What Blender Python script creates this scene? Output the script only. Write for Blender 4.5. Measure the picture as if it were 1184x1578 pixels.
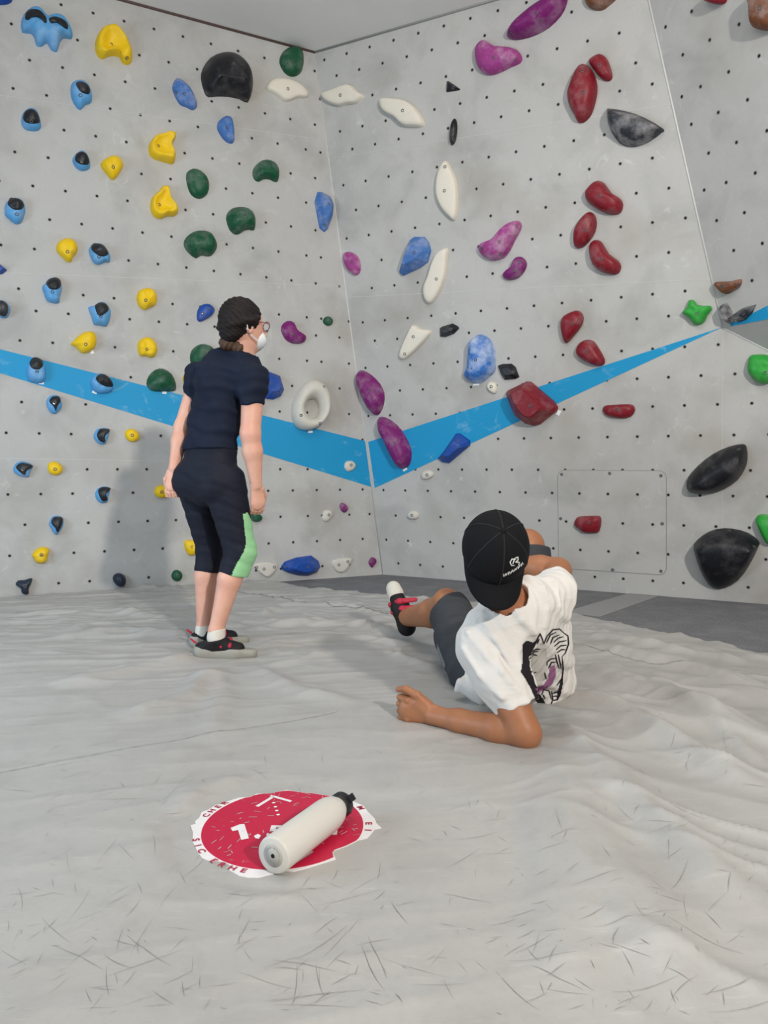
import bpy, math, random
import numpy as np
from mathutils import Vector, Matrix, noise as mnoise
from mathutils.bvhtree import BVHTree

# ---------------------------------------------------------------- scene, camera, light
for _o in list(bpy.data.objects):
    bpy.data.objects.remove(_o)
SC = bpy.context.scene
COL = SC.collection
random.seed(7)
RNG = np.random.RandomState(11)

IMW, IMH = 1184.0, 1578.0
FPX = 1186.0                       # focal length in pixels of the 1184 wide frame
CAM_H = 0.866
HORIZON = 720.0
PITCH = math.atan((IMH / 2 - HORIZON) / FPX)
cam_d = bpy.data.cameras.new('camera')
cam = bpy.data.objects.new('camera', cam_d)
COL.objects.link(cam)
cam_d.sensor_fit = 'HORIZONTAL'
cam_d.sensor_width = 36.0
cam_d.lens = 36.0 * FPX / IMW
cam_d.clip_start = 0.05
cam.location = (0, 0, CAM_H)
cam.rotation_euler = (math.pi / 2 - PITCH, 0, 0)
SC.camera = cam

world = bpy.data.worlds.new('world')
SC.world = world
world.use_nodes = True
world.node_tree.nodes['Background'].inputs[0].default_value = (0.93, 0.97, 1.0, 1)
world.node_tree.nodes['Background'].inputs[1].default_value = 0.27

def area(name, loc, target, size, size_y, power, color):
    l = bpy.data.lights.new(name, 'AREA')
    l.shape = 'RECTANGLE'
    l.size, l.size_y, l.energy, l.color = size, size_y, power, color
    o = bpy.data.objects.new(name, l)
    COL.objects.link(o)
    o.location = loc
    o.rotation_euler = (Vector(target) - Vector(loc)).to_track_quat('-Z', 'Y').to_euler()
    return o

# the hall's spot lamp behind the photographer, the ceiling panels, the daylight from the window side
area('hall_lamp', (2.35, -2.55, 3.12), (0.2, 4.6, 1.5), 0.24, 0.24, 440, (1.0, 0.95, 0.88))
area('ceiling_panel_lamp', (0.1, 2.6, 3.9), (0.5, 3.4, 0.0), 1.6, 1.0, 62, (1.0, 0.96, 0.9))
area('ceiling_panel_lamp', (0.4, -0.6, 3.9), (0.5, 0.6, 0.0), 2.4, 1.2, 50, (1.0, 0.96, 0.9))
area('window_daylight', (-3.7, 1.5, 1.35), (0.3, 3.2, 0.0), 1.9, 1.6, 150, (0.66, 0.84, 1.0))

SC.view_settings.view_transform = 'Standard'
SC.view_settings.look = 'None'
SC.view_settings.gamma = 1.0
SC.view_settings.use_curve_mapping = False
SC.view_settings.exposure = -0.58

# ---------------------------------------------------------------- picture point -> place
CAMP = Vector((0, 0, CAM_H))
_c, _s = math.cos(-PITCH), math.sin(-PITCH)
def ray(x, y):
    dx, dy, dz = (x - IMW / 2) / FPX, 1.0, -(y - IMH / 2) / FPX
    return Vector((dx, dy * _c - dz * _s, dy * _s + dz * _c))
def at(x, y, depth):
    d = ray(x, y)
    return CAMP + d * (depth / d.y)
def floor_at(x, y, z=0.0):
    d = ray(x, y)
    return CAMP + d * ((z - CAM_H) / d.z)
class Plane:
    """a wall: origin, u along it, w up it, n towards the room"""
    def __init__(s, o, u, w):
        s.o = Vector(o); s.u = Vector(u).normalized()
        s.n = s.u.cross(Vector(w)).normalized()
        if s.n.y > 0: s.n = -s.n
        s.w = s.n.cross(s.u).normalized()
        if s.w.z < 0: s.w = -s.w
    def hit(s, x, y):
        d = ray(x, y)
        return CAMP + d * ((s.o - CAMP).dot(s.n) / d.dot(s.n))
    def uv(s, x, y):
        p = s.hit(x, y) - s.o
        return p.dot(s.u), p.dot(s.w)
    def pt(s, u, w, h=0.0):
        return s.o + s.u * u + s.w * w + s.n * h
    def frame(s, u, w):
        m = Matrix.Identity(4)
        for i in range(3):
            m[i][0], m[i][1], m[i][2] = s.u[i], s.w[i], s.n[i]
        m.translation = s.pt(u, w)
        return m

A0 = floor_at(0, 922); B0 = floor_at(590, 882); C0 = floor_at(1184, 927)
WL = Plane(B0, B0 - A0, (0, 0, 1))                   # left wall, upright
CT = WL.hit(485, 80)                                 # top of the inner corner
WR = Plane(B0, C0 - B0, CT - B0)                     # right wall, leaning out
V0 = WR.hit(1114, 505)                               # nose of the overhanging panel
T0 = WR.hit(1000, 0)
DU = Vector((629.0, -1186.0, 0)).normalized()        # run of the overhanging panel
WU = Plane(V0, DU, T0 - V0)
WALLS = {'L': WL, 'R': WR, 'U': WU}

# ---------------------------------------------------------------- helpers
def link(o, parent=None):
    COL.objects.link(o)
    if parent is not None:
        o.parent = parent
    return o
def mesh_obj(name, verts, faces, mat, parent=None, smooth=False):
    me = bpy.data.meshes.new(name)
    me.from_pydata([tuple(v) for v in verts], [], [tuple(f) for f in faces])
    if mat is not None:
        me.materials.append(mat)
    if smooth:
        me.polygons.foreach_set('use_smooth', [True] * len(me.polygons))
    me.update()
    o = bpy.data.objects.new(name, me)
    return link(o, parent)
def np_obj(name, V, Fq, mat, parent=None, smooth=True):
    """fast mesh from numpy: V (n,3), Fq (m,4) quads"""
    me = bpy.data.meshes.new(name)
    V = np.asarray(V, np.float32); Fq = np.asarray(Fq, np.int32)
    k = Fq.shape[1]
    me.vertices.add(len(V)); me.vertices.foreach_set('co', V.ravel())
    me.loops.add(Fq.size); me.loops.foreach_set('vertex_index', Fq.ravel())
    me.polygons.add(len(Fq))
    me.polygons.foreach_set('loop_start', np.arange(0, Fq.size, k, dtype=np.int32))
    me.polygons.foreach_set('loop_total', np.full(len(Fq), k, np.int32))
    me.materials.append(mat)
    me.update(calc_edges=True); me.validate()
    me.polygons.foreach_set('use_smooth', np.full(len(me.polygons), smooth))
    o = bpy.data.objects.new(name, me)
    return link(o, parent)
def tag(o, label, cat, group=None):
    o['label'] = label; o['category'] = cat
    if group: o['group'] = group
    return o
def struct(o):
    o['kind'] = 'structure'
    return o
def slab(name, pts, back, mat, parent=None):
    """flat polygon with a thickness vector behind it"""
    n = len(pts)
    v = [Vector(p) for p in pts] + [Vector(p) + Vector(back) for p in pts]
    f = [list(range(n)), list(range(2 * n - 1, n - 1, -1))]
    for i in range(n):
        j = (i + 1) % n
        f.append((j, i, i + n, j + n))
    return mesh_obj(name, v, f, mat, parent)

def srgb(r, g, b):
    f = lambda c: (c / 255 / 12.92) if c / 255 <= 0.04045 else ((c / 255 + 0.055) / 1.055) ** 2.4
    return (f(r), f(g), f(b), 1.0)

class NT:
    """small node helper"""
    def __init__(s, name):
        s.m = bpy.data.materials.new(name); s.m.use_nodes = True
        s.t = s.m.node_tree; s.b = s.t.nodes['Principled BSDF']
        s.tc = None
    def n(s, typ, **kw):
        nd = s.t.nodes.new(typ)
        for k, v in kw.items(): setattr(nd, k, v)
        return nd
    def l(s, a, b): s.t.links.new(a, b)
    def coord(s, kind='Object'):
        if s.tc is None: s.tc = s.n('ShaderNodeTexCoord')
        return s.tc.outputs[kind]
    def noise(s, scale, detail=4, rough=0.55, vec=None, dist=0.0):
        nd = s.n('ShaderNodeTexNoise')
        nd.inputs['Scale'].default_value = scale
        nd.inputs['Detail'].default_value = detail
        nd.inputs['Roughness'].default_value = rough
        nd.inputs['Distortion'].default_value = dist
        s.l(vec if vec is not None else s.coord(), nd.inputs['Vector'])
        return nd.outputs['Fac']
    def mapping(s, scale=(1, 1, 1), rot=(0, 0, 0), loc=(0, 0, 0)):
        m = s.n('ShaderNodeMapping')
        m.inputs['Scale'].default_value = scale
        m.inputs['Rotation'].default_value = rot
        m.inputs['Location'].default_value = loc
        s.l(s.coord(), m.inputs['Vector'])
        return m.outputs['Vector']
    def ramp(s, fac, stops):
        r = s.n('ShaderNodeValToRGB')
        el = r.color_ramp.elements
        el[0].position, el[0].color = stops[0]
        el[1].position, el[1].color = stops[-1]
        for p, c in stops[1:-1]:
            e = el.new(p); e.color = c
        s.l(fac, r.inputs['Fac'])
        return r.outputs['Color']
    def mix(s, fac, a, b, mode='MIX'):
        m = s.n('ShaderNodeMix', data_type='RGBA', blend_type=mode)
        if isinstance(fac, (int, float)): m.inputs[0].default_value = fac
        else: s.l(fac, m.inputs[0])
        for i, c in ((6, a), (7, b)):
            if isinstance(c, tuple): m.inputs[i].default_value = c
            else: s.l(c, m.inputs[i])
        return m.outputs[2]
    def bump(s, h, strength=0.2, dist=0.01):
        b = s.n('ShaderNodeBump')
        b.inputs['Strength'].default_value = strength
        b.inputs['Distance'].default_value = dist
        s.l(h, b.inputs['Height']); s.l(b.outputs['Normal'], s.b.inputs['Normal'])
    def out(s, color, rough=0.6, spec=0.4, metal=0.0):
        if isinstance(color, tuple): s.b.inputs['Base Color'].default_value = color
        else: s.l(color, s.b.inputs['Base Color'])
        s.b.inputs['Roughness'].default_value = rough
        s.b.inputs['Specular IOR Level'].default_value = spec
        s.b.inputs['Metallic'].default_value = metal
        return s.m
G = lambda v: (v, v, v, 1.0)
K0, K1 = (0, 0, 0, 1), (1, 1, 1, 1)

def plain(name, col, rough=0.6, spec=0.4, metal=0.0, grain=0.0, gscale=60.0):
    t = NT(name)
    if grain:
        f = t.noise(gscale, 3)
        c = t.mix(f, tuple(x * (1 - grain) for x in col[:3]) + (1,), tuple(min(1, x * (1 + grain)) for x in col[:3]) + (1,))
        return t.out(c, rough, spec, metal)
    return t.out(col, rough, spec, metal)

def wall_material(name, base):
    t = NT(name)
    big = t.noise(1.1, 5, 0.6)
    mid = t.noise(2.6, 6, 0.6, dist=0.5)
    fine = t.noise(38, 4, 0.6)
    c = t.mix(big, tuple(x * 0.86 for x in base) + (1,), tuple(min(1, x * 1.10) for x in base) + (1,))
    c = t.mix(t.ramp(mid, [(0.47, K0), (0.78, G(0.62))]), c, tuple(x * 0.58 for x in base) + (1,))       # grime
    c = t.mix(t.ramp(t.noise(7.5, 5, 0.7, dist=1.2), [(0.61, K0), (0.82, G(0.45))]), c, (0.86, 0.85, 0.83, 1))  # chalk smears
    c = t.mix(t.ramp(fine, [(0.45, K0), (0.9, G(0.18))]), c, tuple(x * 0.7 for x in base) + (1,))
    c = t.mix(t.ramp(t.noise(2.2, 3, 0.5, vec=t.mapping(loc=(7, 3, 1))), [(0.54, K0), (0.8, G(0.5))]), c, (0.31, 0.275, 0.22, 1))   # brown rub marks
    t.bump(fine, 0.12, 0.004)
    return t.out(c, 0.72, 0.3)

M = {}
M['wall'] = wall_material('coated_panel', (0.50, 0.495, 0.48))
M['ceiling'] = plain('ceiling_board', (0.84, 0.82, 0.79, 1), 0.8, 0.2, grain=0.06, gscale=3)
M['stripe'] = (lambda t: t.out(t.mix(t.ramp(t.noise(6, 5, .7, dist=.8), [(0.58, K0), (0.85, G(.5))]), srgb(12, 146, 198), (0.55, 0.75, 0.85, 1)), 0.6))(NT('blue_paint'))
M['joint'] = plain('filled_joint', (0.565, 0.56, 0.545, 1), 0.7)
M['bead'] = plain('white_sealant', (0.64, 0.63, 0.61, 1), 0.6, grain=0.1)
M['hole'] = plain('dark_hole', (0.015, 0.015, 0.015, 1), 0.8, 0.1)
M['tnut'] = plain('tnut_steel', (0.22, 0.21, 0.20, 1), 0.5, 0.4, 0.4)
M['screw'] = plain('zinc_screw', (0.17, 0.17, 0.17, 1), 0.5, 0.4, 0.5)
M['seam'] = plain('panel_joint', (0.30, 0.30, 0.29, 1), 0.8)
M['trim'] = plain('brown_trim', srgb(92, 74, 70), 0.7)
def carpet_mat():
    t = NT('grey_carpet')
    f = t.noise(260, 2, .7); g = t.noise(5, 4)
    c = t.mix(t.ramp(f, [(0.35, K0), (0.65, K1)]), srgb(92, 92, 96), srgb(140, 140, 143))
    c = t.mix(t.ramp(g, [(0.45, K0), (0.75, G(.4))]), c, srgb(150, 149, 147))
    t.bump(f, 0.4, 0.004)
    return t.out(c, 0.95, 0.1)
M['carpet'] = carpet_mat()
M['carpet_light'] = plain('worn_carpet', srgb(150, 150, 150), 0.95, 0.1, grain=0.15, gscale=200)
def mat_vinyl():
    t = NT('vinyl_mat')
    big = t.noise(0.8, 4, 0.55); mid = t.noise(5, 6, 0.65, dist=.6); fine = t.noise(55, 4, 0.7)
    c = t.mix(big, (0.346, 0.335, 0.316, 1), (0.466, 0.453, 0.434, 1))
    c = t.mix(t.ramp(mid, [(0.48, K0), (0.8, G(.5))]), c, (0.277, 0.267, 0.252, 1))
    c = t.mix(t.ramp(fine, [(0.5, K0), (0.85, G(.35))]), c, (0.294, 0.284, 0.269, 1))
    str_ = t.noise(9, 5, .7, vec=t.mapping(scale=(1, 7, 1), rot=(0, 0, 0.7)))
    c = t.mix(t.ramp(str_, [(0.58, K0), (0.75, G(.35))]), c, (0.570, 0.555, 0.535, 1))
    t.bump(mid, 0.15, 0.006)
    return t.out(c, 0.42, 0.45)
M['vinyl'] = mat_vinyl()
M['scuff'] = plain('scuff', (0.235, 0.228, 0.215, 1), 0.8, 0.2)

# ---------------------------------------------------------------- the climbing room
def ext(P, Q, k): return P + (Q - P) * k
ZC = CT.z
def up_to(P, Q, z): return P + (Q - P) * ((z - P.z) / (Q.z - P.z))
ceil_l = WL.hit(190, 0); ceil_r = WR.hit(760, 0)
cn = (ceil_l - CT).cross(ceil_r - CT).normalized()
def ceil_z(x, y): return CT.z - (cn.x * (x - CT.x) + cn.y * (y - CT.y)) / cn.z
def ceil_on(P, d):                 # where the line P + k d meets the ceiling
    k = (CT - P).dot(cn) / Vector(d).dot(cn)
    return P + Vector(d) * k
LU0 = -3.6
l_bot = WL.pt(LU0, 0); l_top = ceil_on(l_bot, WL.w)
wall_left = struct(slab('wall_left', [l_bot + Vector((0, 0, -.05)), B0 + Vector((0, 0, -.05)), CT, l_top], -WL.n * 0.12, M['wall']))
t_top = ceil_on(V0, T0 - V0)
q1 = WR.hit(1184, 540)
q_far = ext(V0, q1, 5.0)
r_bot = WR.pt((q_far - B0).dot(WR.u), 0)
dn = Vector((0, 0, -.05))
wall_right = struct(slab('wall_right', [WR.pt(0, -.05), WR.pt((q_far - B0).dot(WR.u), -.05), q_far, V0, t_top, CT], -WR.n * 0.12, M['wall']))
v_far = V0 + DU * 1.5
u_top = ceil_on(v_far, T0 - V0)
wall_over = struct(slab('wall_overhang', [V0, v_far, u_top, t_top], -WU.n * 0.02, M['wall']))
wall_soffit = slab('overhang_underside', [V0, q_far, v_far], Vector((0, 0, 0.02)), M['wall'], wall_over)
cy = -1.2
cpts = [CT, l_top, Vector((l_top.x, cy, ceil_z(l_top.x, cy))), Vector((u_top.x + .6, cy, ceil_z(u_top.x + .6, cy))), Vector((u_top.x + .6, u_top.y, ceil_z(u_top.x + .6, u_top.y))), u_top, t_top]
ceiling = struct(slab('ceiling', cpts, Vector((0, 0, 0.12)), M['ceiling']))
# brown edge under the ceiling of the left wall, sealant bead down the corner and the nose
def bar(name, P, Q, r, mat, parent, seg=6):
    P, Q = Vector(P), Vector(Q); d = (Q - P).normalized()
    a = d.orthogonal().normalized(); b = d.cross(a)
    v = []; f = []
    for E_ in (P, Q):
        for i in range(seg):
            t = 2 * math.pi * i / seg
            v.append(E_ + a * math.cos(t) * r + b * math.sin(t) * r)
    for i in range(seg):
        j = (i + 1) % seg
        f.append((i, j, j + seg, i + seg))
    f += [list(range(seg))[::-1], list(range(seg, 2 * seg))]
    return mesh_obj(name, v, f, mat, parent, True)
bar('edge_trim', l_top + WL.n * .005, CT, 0.014, M['trim'], wall_left)
bar('edge_trim', t_top + WR.n * .004, CT, 0.012, M['seam'], wall_right)
bar('sealant_bead', B0, CT, 0.005, M['bead'], wall_left)
bar('sealant_bead', V0, t_top, 0.007, M['bead'], wall_right)
bar('sealant_bead', V0, q_far, 0.006, M['bead'], wall_over)

def on_wall(W, pts, h, name, mat, parent):
    v = [W.hit(x, y) for x, y in pts]
    return slab(name, [p + W.n * h for p in v], -W.n * h * 0.9, mat, parent)
on_wall(WL, [(-160, 498), (568, 681), (578, 752), (-160, 526)], 0.0022, 'painted_stripe', M['stripe'], wall_left)
on_wall(WR, [(568, 681), (1113, 504.5), (578, 752)], 0.0022, 'painted_stripe', M['stripe'], wall_right)
s0, s1 = WU.uv(1184, 470)
e0 = V0 + DU * 0.06
slab('painted_stripe', [p + WU.n * .0022 for p in (e0, V0 + DU * 1.4, V0 + DU * 1.4 + WU.w * (s1 * 1.4 / s0), e0 + WU.w * .012)], -WU.n * .002, M['stripe'], wall_over)

# panel joints: fine shallow lines across the boards
def joint(W, a, b, parent):
    P, Q = W.hit(*a), W.hit(*b)
    d = (Q - P).normalized(); s = W.n.cross(d) * 0.0016
    slab('panel_joint', [P - s + W.n * .0012, Q - s + W.n * .0012, Q + s + W.n * .0012, P + s + W.n * .0012], -W.n * .001, M['joint'], parent)
for a, b in (((0, 706), (576, 716)), ((0, 147), (495, 215)), ((0, 420), (525, 441))):
    joint(WL, a, b, wall_left)
for a, b in (((540, 458), (1095, 430)), ((500, 246), (1040, 160))):
    joint(WR, a, b, wall_right)
joint(WR, (1114, 506), (1113, 921), wall_right)

# hatch let into the right wall: rounded board, dark joint round it, screws
hp = [WR.uv(x, y) for x, y in ((859, 724), (1028, 725), (1028, 887), (861, 876))]
def rrect(p, r, seg=6):
    out = []
    n = len(p); P = [Vector((a, b)) for a, b in p]
    for i in range(n):
        c = P[i]; a = (P[i - 1] - c).normalized(); b = (P[(i + 1) % n] - c).normalized()
        for k in range(seg + 1):
            t = k / seg
            out.append(((c + a * r * (1 - t) ** 2 + b * r * t ** 2)))
    return out
ho = rrect(hp, 0.06)
hc = sum((Vector(q) for q in ho), Vector((0, 0))) / len(ho)
hatch = slab('hatch_joint', [WR.pt(q.x, q.y, .0012) for q in ho], -WR.n * .001, M['seam'], wall_right)
hin = [hc + (q - hc) * (1 - 0.006 / (q - hc).length) for q in ho]
board = slab('hatch_board', [WR.pt(q.x, q.y, .004) for q in hin], -WR.n * .0035, M['wall'], wall_right)
def disc_mesh(name, r, h, seg, mat, r2=None):
    v = [(r * math.cos(2 * math.pi * i / seg), r * math.sin(2 * math.pi * i / seg), 0) for i in range(seg)]
    q = r2 or r * .8
    v += [(q * math.cos(2 * math.pi * i / seg), q * math.sin(2 * math.pi * i / seg), h) for i in range(seg)]
    f = [(i, (i + 1) % seg, (i + 1) % seg + seg, i + seg) for i in range(seg)] + [list(range(seg, 2 * seg))]
    me = bpy.data.meshes.new(name); me.from_pydata(v, [], f); me.materials.append(mat); me.update()
    return me
screw_me = disc_mesh('screw', 0.012, 0.003, 12, M['screw'])
for x, y in ((866, 731), (940, 729.5), (1019, 733), (864.5, 799), (1021, 807), (870, 869), (944.5, 878), (1019, 880)):
    o = bpy.data.objects.new('screw', screw_me); link(o, board)
    uu, ww = WR.uv(x, y)
    o.matrix_world = Matrix.Translation(WR.n * .004) @ WR.frame(uu, ww)

# ---------------------------------------------------------------- bolt holes of the walls (too small to pick apart)
def in_hatch(u, w):
    c = False
    for i in range(len(ho)):
        a, b = ho[i - 1], ho[i]
        if (a.y > w) != (b.y > w) and u < (b.x - a.x) * (w - a.y) / (b.y - a.y) + a.x: c = not c
    return c
def holes(name, W, uvs, parent):
    V, Fq = [], []
    seg = 8
    for (u, w) in uvs:
        c = W.pt(u, w, .0042 if (W is WR and in_hatch(u, w)) else 0.0)
        for r, h in ((0.0120, 0.0008), (0.0092, 0.0014), (0.0076, 0.0010)):
            for i in range(seg):
                t = 2 * math.pi * i / seg
                V.append(c + W.u * (r * math.cos(t)) + W.w * (r * math.sin(t)) + W.n * h)
        b = len(V) - 3 * seg
        for k in (0, 1):
            for i in range(seg):
                j = (i + 1) % seg
                Fq.append((b + k * seg + i, b + k * seg + j, b + (k + 1) * seg + j, b + (k + 1) * seg + i))
        Fq.append(tuple(b + 2 * seg + i for i in range(seg)))
    o = mesh_obj(name, V, Fq, M['tnut'], parent)
    o.data.materials.append(M['hole'])
    for p in o.data.polygons:
        if len(p.vertices) == 8: p.material_index = 1
    o['kind'] = 'stuff'
    return o
GR = 0.1985
zs = [3.641, 3.454, 3.267, 3.08, 2.892, 2.708, 2.523, 2.335, 2.145, 1.895, 1.770, 1.583, 1.396, 1.209, 1.019, .796, .642, .453, .264, .075]
uvs = []
for k, z in enumerate(zs):
    z *= 1.069
    odd = (k % 2 == 1)
    u0 = (-2.494 if odd else -2.399) * 1.069 - 4 * GR
    sl = -0.0047 * (z - 0.7)
    i = 0
    while True:
        u = u0 + i * GR; i += 1
        if u > -0.06: break
        if odd and u > -0.75: continue
        uvs.append((u, z + sl * (u + 1.3)))
    if odd:
        for u in (-.655, -.535, -.30, -.12): uvs.append((u, z + sl * (u + 1.3)))
holes('bolt_holes', WL, uvs, wall_left)
uvs = []
RT = WR.uv(700, 300)
rows = [(4.14, 0), (3.955, 1), (3.577 * 1.069, 0), (3.394 * 1.069, 1), (3.210 * 1.069, 0), (3.075 * 1.069, 1), (2.847 * 1.069, 0), (2.665 * 1.069, 1), (2.481 * 1.069, 0), (2.299 * 1.069, 1), (2.114 * 1.069, 0), (1.88 * 1.069, 1), (1.742 * 1.069, 0), (1.552 * 1.069, 1),
        (1.375 * 1.069, 0), (1.199 * 1.069, 1), (1.013 * 1.069, 0), (.799 * 1.069, 1), (.642 * 1.069, 0), (.45 * 1.069, 1), (.26 * 1.069, 0), (.08 * 1.069, 1)]
vu, vw = WR.uv(1114, 505); tu, tw = WR.uv(1000, 0)
cu, cw = WR.uv(485, 80)
qu, qw = WR.uv(1184, 540)
for w, ph in rows:
    u = 0.792 * 1.069 + (0.5 * GR if ph else 0) - 8 * GR
    sl = -0.0052 * (w - 0.6) if w > 0.6 else 0
    while u < 3.4:
        u += GR
        ww = w + sl * (u - 0.9)
        lo = cu * ww / cw + 0.05
        hi = (vu + (tu - vu) * (ww - vw) / (tw - vw) - .05) if ww > vw else (vu + (qu - vu) * (ww - vw) / (qw - vw) - .03 if ww > qw - .6 else 3.3)
        if lo < u < hi: uvs.append((u, ww))
holes('bolt_holes', WR, uvs, wall_right)
uvs = []
for x, y in ((720, 69), (561, 164), (830, 243), (666, 333), (1008, 148), (1130, 340), (945, 437), (774, 527), (660, 588), (882, 684), (1060, 607), (718, 756), (993, 866), (823, 931), (930, 1110), (1107, 1052), (796, 1156), (1178, 795), (903, 0)):
    uvs.append(WU.uv(884 + x / 3.947, y / 3.947))
for x, y in ((1041, 188), (872, 236), (976, 418), (1150, 375), (1087, 601)):
    uvs.append(WU.uv(884 + x / 3.947, 280 + y / 3.947))
holes('bolt_holes', WU, uvs, wall_over)

# ---------------------------------------------------------------- floor: carpet strip and the vinyl landing mat
def hash2(ix, iy, s):
    h = (ix.astype(np.int64) * 374761393 + iy.astype(np.int64) * 668265263 + s * 974634777) & 0x7fffffff
    h = ((h ^ (h >> 13)) * 1274126177) & 0x7fffffff
    return ((h ^ (h >> 16)) & 0xffff) / 65535.0
def vnoise(x, y, s=0):
    ix, iy = np.floor(x), np.floor(y); fx, fy = x - ix, y - iy
    fx = fx * fx * (3 - 2 * fx); fy = fy * fy * (3 - 2 * fy)
    a, b = hash2(ix, iy, s), hash2(ix + 1, iy, s); c, d = hash2(ix, iy + 1, s), hash2(ix + 1, iy + 1, s)
    return (a + (b - a) * fx) * (1 - fy) + (c + (d - c) * fx) * fy
fl = lambda pts: [tuple(floor_at(x, y))[:2] for x, y in pts]
# (picture polyline, width m, height m)
FOLDS = [([(885, 1030), (1010, 1075), (1184, 1150)], .040, .016), ([(880, 1075), (1000, 1130), (1184, 1240)], .045, .018),
         ([(860, 1110), (960, 1230), (1184, 1430)], .05, .016), ([(850, 1160), (930, 1330), (1080, 1578)], .055, .013),
         ([(890, 1000), (1040, 1030), (1184, 1075)], .035, .014), ([(886, 980), (1010, 1000), (1184, 1035)], .03, .012),
         ([(830, 1180), (860, 1350), (900, 1578)], .05, .008), ([(1000, 1040), (1100, 1130), (1184, 1190)], .03, .010),
         ([(640, 985), (560, 965), (470, 962), (400, 968)], .030, .012), ([(660, 1000), (560, 985), (450, 990), (390, 1000)], .035, .012),
         ([(690, 1040), (600, 1010), (500, 1012), (400, 1030)], .035, .010), ([(610, 950), (520, 936), (430, 940), (385, 955)], .026, .010),
         ([(300, 985), (200, 975), (60, 990)], .04, .010), ([(310, 1010), (220, 1030), (80, 1060)], .045, .010), ([(290, 960), (180, 945), (40, 950)], .035, .010),
         ([(330, 1030), (290, 1075), (180, 1110)], .04, .010), ([(385, 1025), (450, 1065), (560, 1090)], .04, .008), ([(295, 915), (230, 908), (215, 908)], .03, .016),
         ([(340, 1030), (345, 1080), (320, 1150)], .04, .007), ([(262, 1290), (290, 1340), (380, 1372), (480, 1370)], .03, .007), ([(285, 1260), (300, 1225), (380, 1200)], .03, .006)]
FOLDS = [(fl(p), w, h) for p, w, h in FOLDS]
GROOVES = [([(0, 1190), (130, 1168), (330, 1136), (520, 1101)], .006, -.006), ([(335, 916), (420, 922), (480, 935), (620, 952)], .012, -.014), ([(880, 1000), (1000, 1030), (1184, 1052)], .006, -.006)]
GROOVES = [(fl(p), w, h) for p, w, h in GROOVES]
def mat_height(X, Y):
    Z = np.zeros_like(X)
    for pl, wd, hh in FOLDS + GROOVES:
        best = np.full_like(X, 9.0); tt = np.zeros_like(X); L = len(pl) - 1
        wob = (vnoise(X * 5, Y * 5, 5) - .5) * (0.05 if hh > 0 else 0.008)
        for i in range(L):
            ax, ay = pl[i]; bx, by = pl[i + 1]
            dx, dy = bx - ax, by - ay
            t = np.clip(((X - ax) * dx + (Y - ay) * dy) / (dx * dx + dy * dy), 0, 1)
            d = np.hypot(X - ax - t * dx, Y - ay - t * dy)
            m = d < best
            best = np.where(m, d, best); tt = np.where(m, (i + t) / L, tt)
        e = np.clip(np.minimum(tt, 1 - tt) * 6, 0, 1) if hh > 0 else 1.0
        Z += hh * (2.3 if hh > 0 else 0.0) * e * np.exp(-((best + wob) / (wd * 1.25)) ** 2)
    far = np.clip((Y - 2.6) / 1.4, 0, 1)
    n1 = np.abs(vnoise(X * 2.2 + Y * 1.0 + 9, Y * 8 - X * 2, 1) - .5) * 2
    n2 = np.abs(vnoise(X * 6 + Y, Y * 19 - X * 4, 2) - .5) * 2
    Z += 0.016 * (1 - n1) ** 3 * (0.25 + 0.75 * far) + 0.007 * (1 - n2) ** 3 * (0.2 + far)
    rgt = np.clip((X - .3) / .6, 0, 1) * (1 - far)
    a = X * .75 + Y * -.66; b = X * .66 + Y * .75
    n3 = np.abs(vnoise(a * 1.6, b * 11, 3) - .5) * 2
    Z += 0.022 * rgt * (1 - n3) ** 2.0
    n5 = np.abs(vnoise(a * .9 + 4, b * 4.2, 8) - .5) * 2
    Z += 0.020 * rgt * (1 - n5) ** 2
    Z += 0.012 * (vnoise(X * 1.7, Y * 1.7, 4) - .5)
    q = floor_at(443, 1285)
    fl_ = np.clip((np.hypot(X - q.x, (Y - q.y) * 1.05) - .25) / .08, 0, 1)
    Z = Z * fl_ * fl_ * (3 - 2 * fl_) + .002
    return Z
def mh(x, y):
    return float(mat_height(np.array([[x]], float), np.array([[y]], float))[0, 0])
edge_px = [(388, 890), (480, 906), (590, 917), (700, 926), (800, 936), (880, 946), (1000, 970), (1184, 1010)]
epts = fl(edge_px)
ex = np.array([p[0] for p in epts]); ey = np.array([p[1] for p in epts])
def mat_edge(x):
    wl_y = B0.y + (WL.u.y / WL.u.x) * (x - B0.x) - 0.02
    e = np.interp(x, ex, ey)
    e = np.where(x > ex[-1], ey[-1] + (ey[-1] - ey[-2]) / (ex[-1] - ex[-2]) * (x - ex[-1]), e)
    return np.where(x < ex[0], wl_y, np.minimum(wl_y, e))
NX, NY = 460, 520
xs = np.linspace(-3.15, 3.3, NX)
tv = np.linspace(0, 1, NY)
X = np.repeat(xs[None, :], NY, 0)
E_ = mat_edge(xs)[None, :]
Y = 0.45 + (E_ - 0.45) * tv[:, None]
Z = mat_height(X, Y)
ed = (E_ - Y)
Z = np.where(X > ex[0] - .1, Z - 0.030 * np.clip(1 - ed / 0.03, 0, 1) ** 2, Z)
idx = np.arange(NX * NY).reshape(NY, NX)
Fq = np.stack([idx[:-1, :-1], idx[:-1, 1:], idx[1:, 1:], idx[1:, :-1]], -1).reshape(-1, 4)
floor = np_obj('floor', np.stack([X, Y, Z], -1).reshape(-1, 3), Fq, M['vinyl'])
struct(floor)
cz = -0.018
carp = [Vector((-3.2, .3, cz)), Vector((3.9, .3, cz)), Vector((r_bot.x, r_bot.y, cz)), Vector((B0.x, B0.y, cz)), Vector((l_bot.x, l_bot.y, cz))]
carpet = slab('floor_carpet', carp, Vector((0, 0, -.05)), M['carpet'])
struct(carpet)
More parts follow.
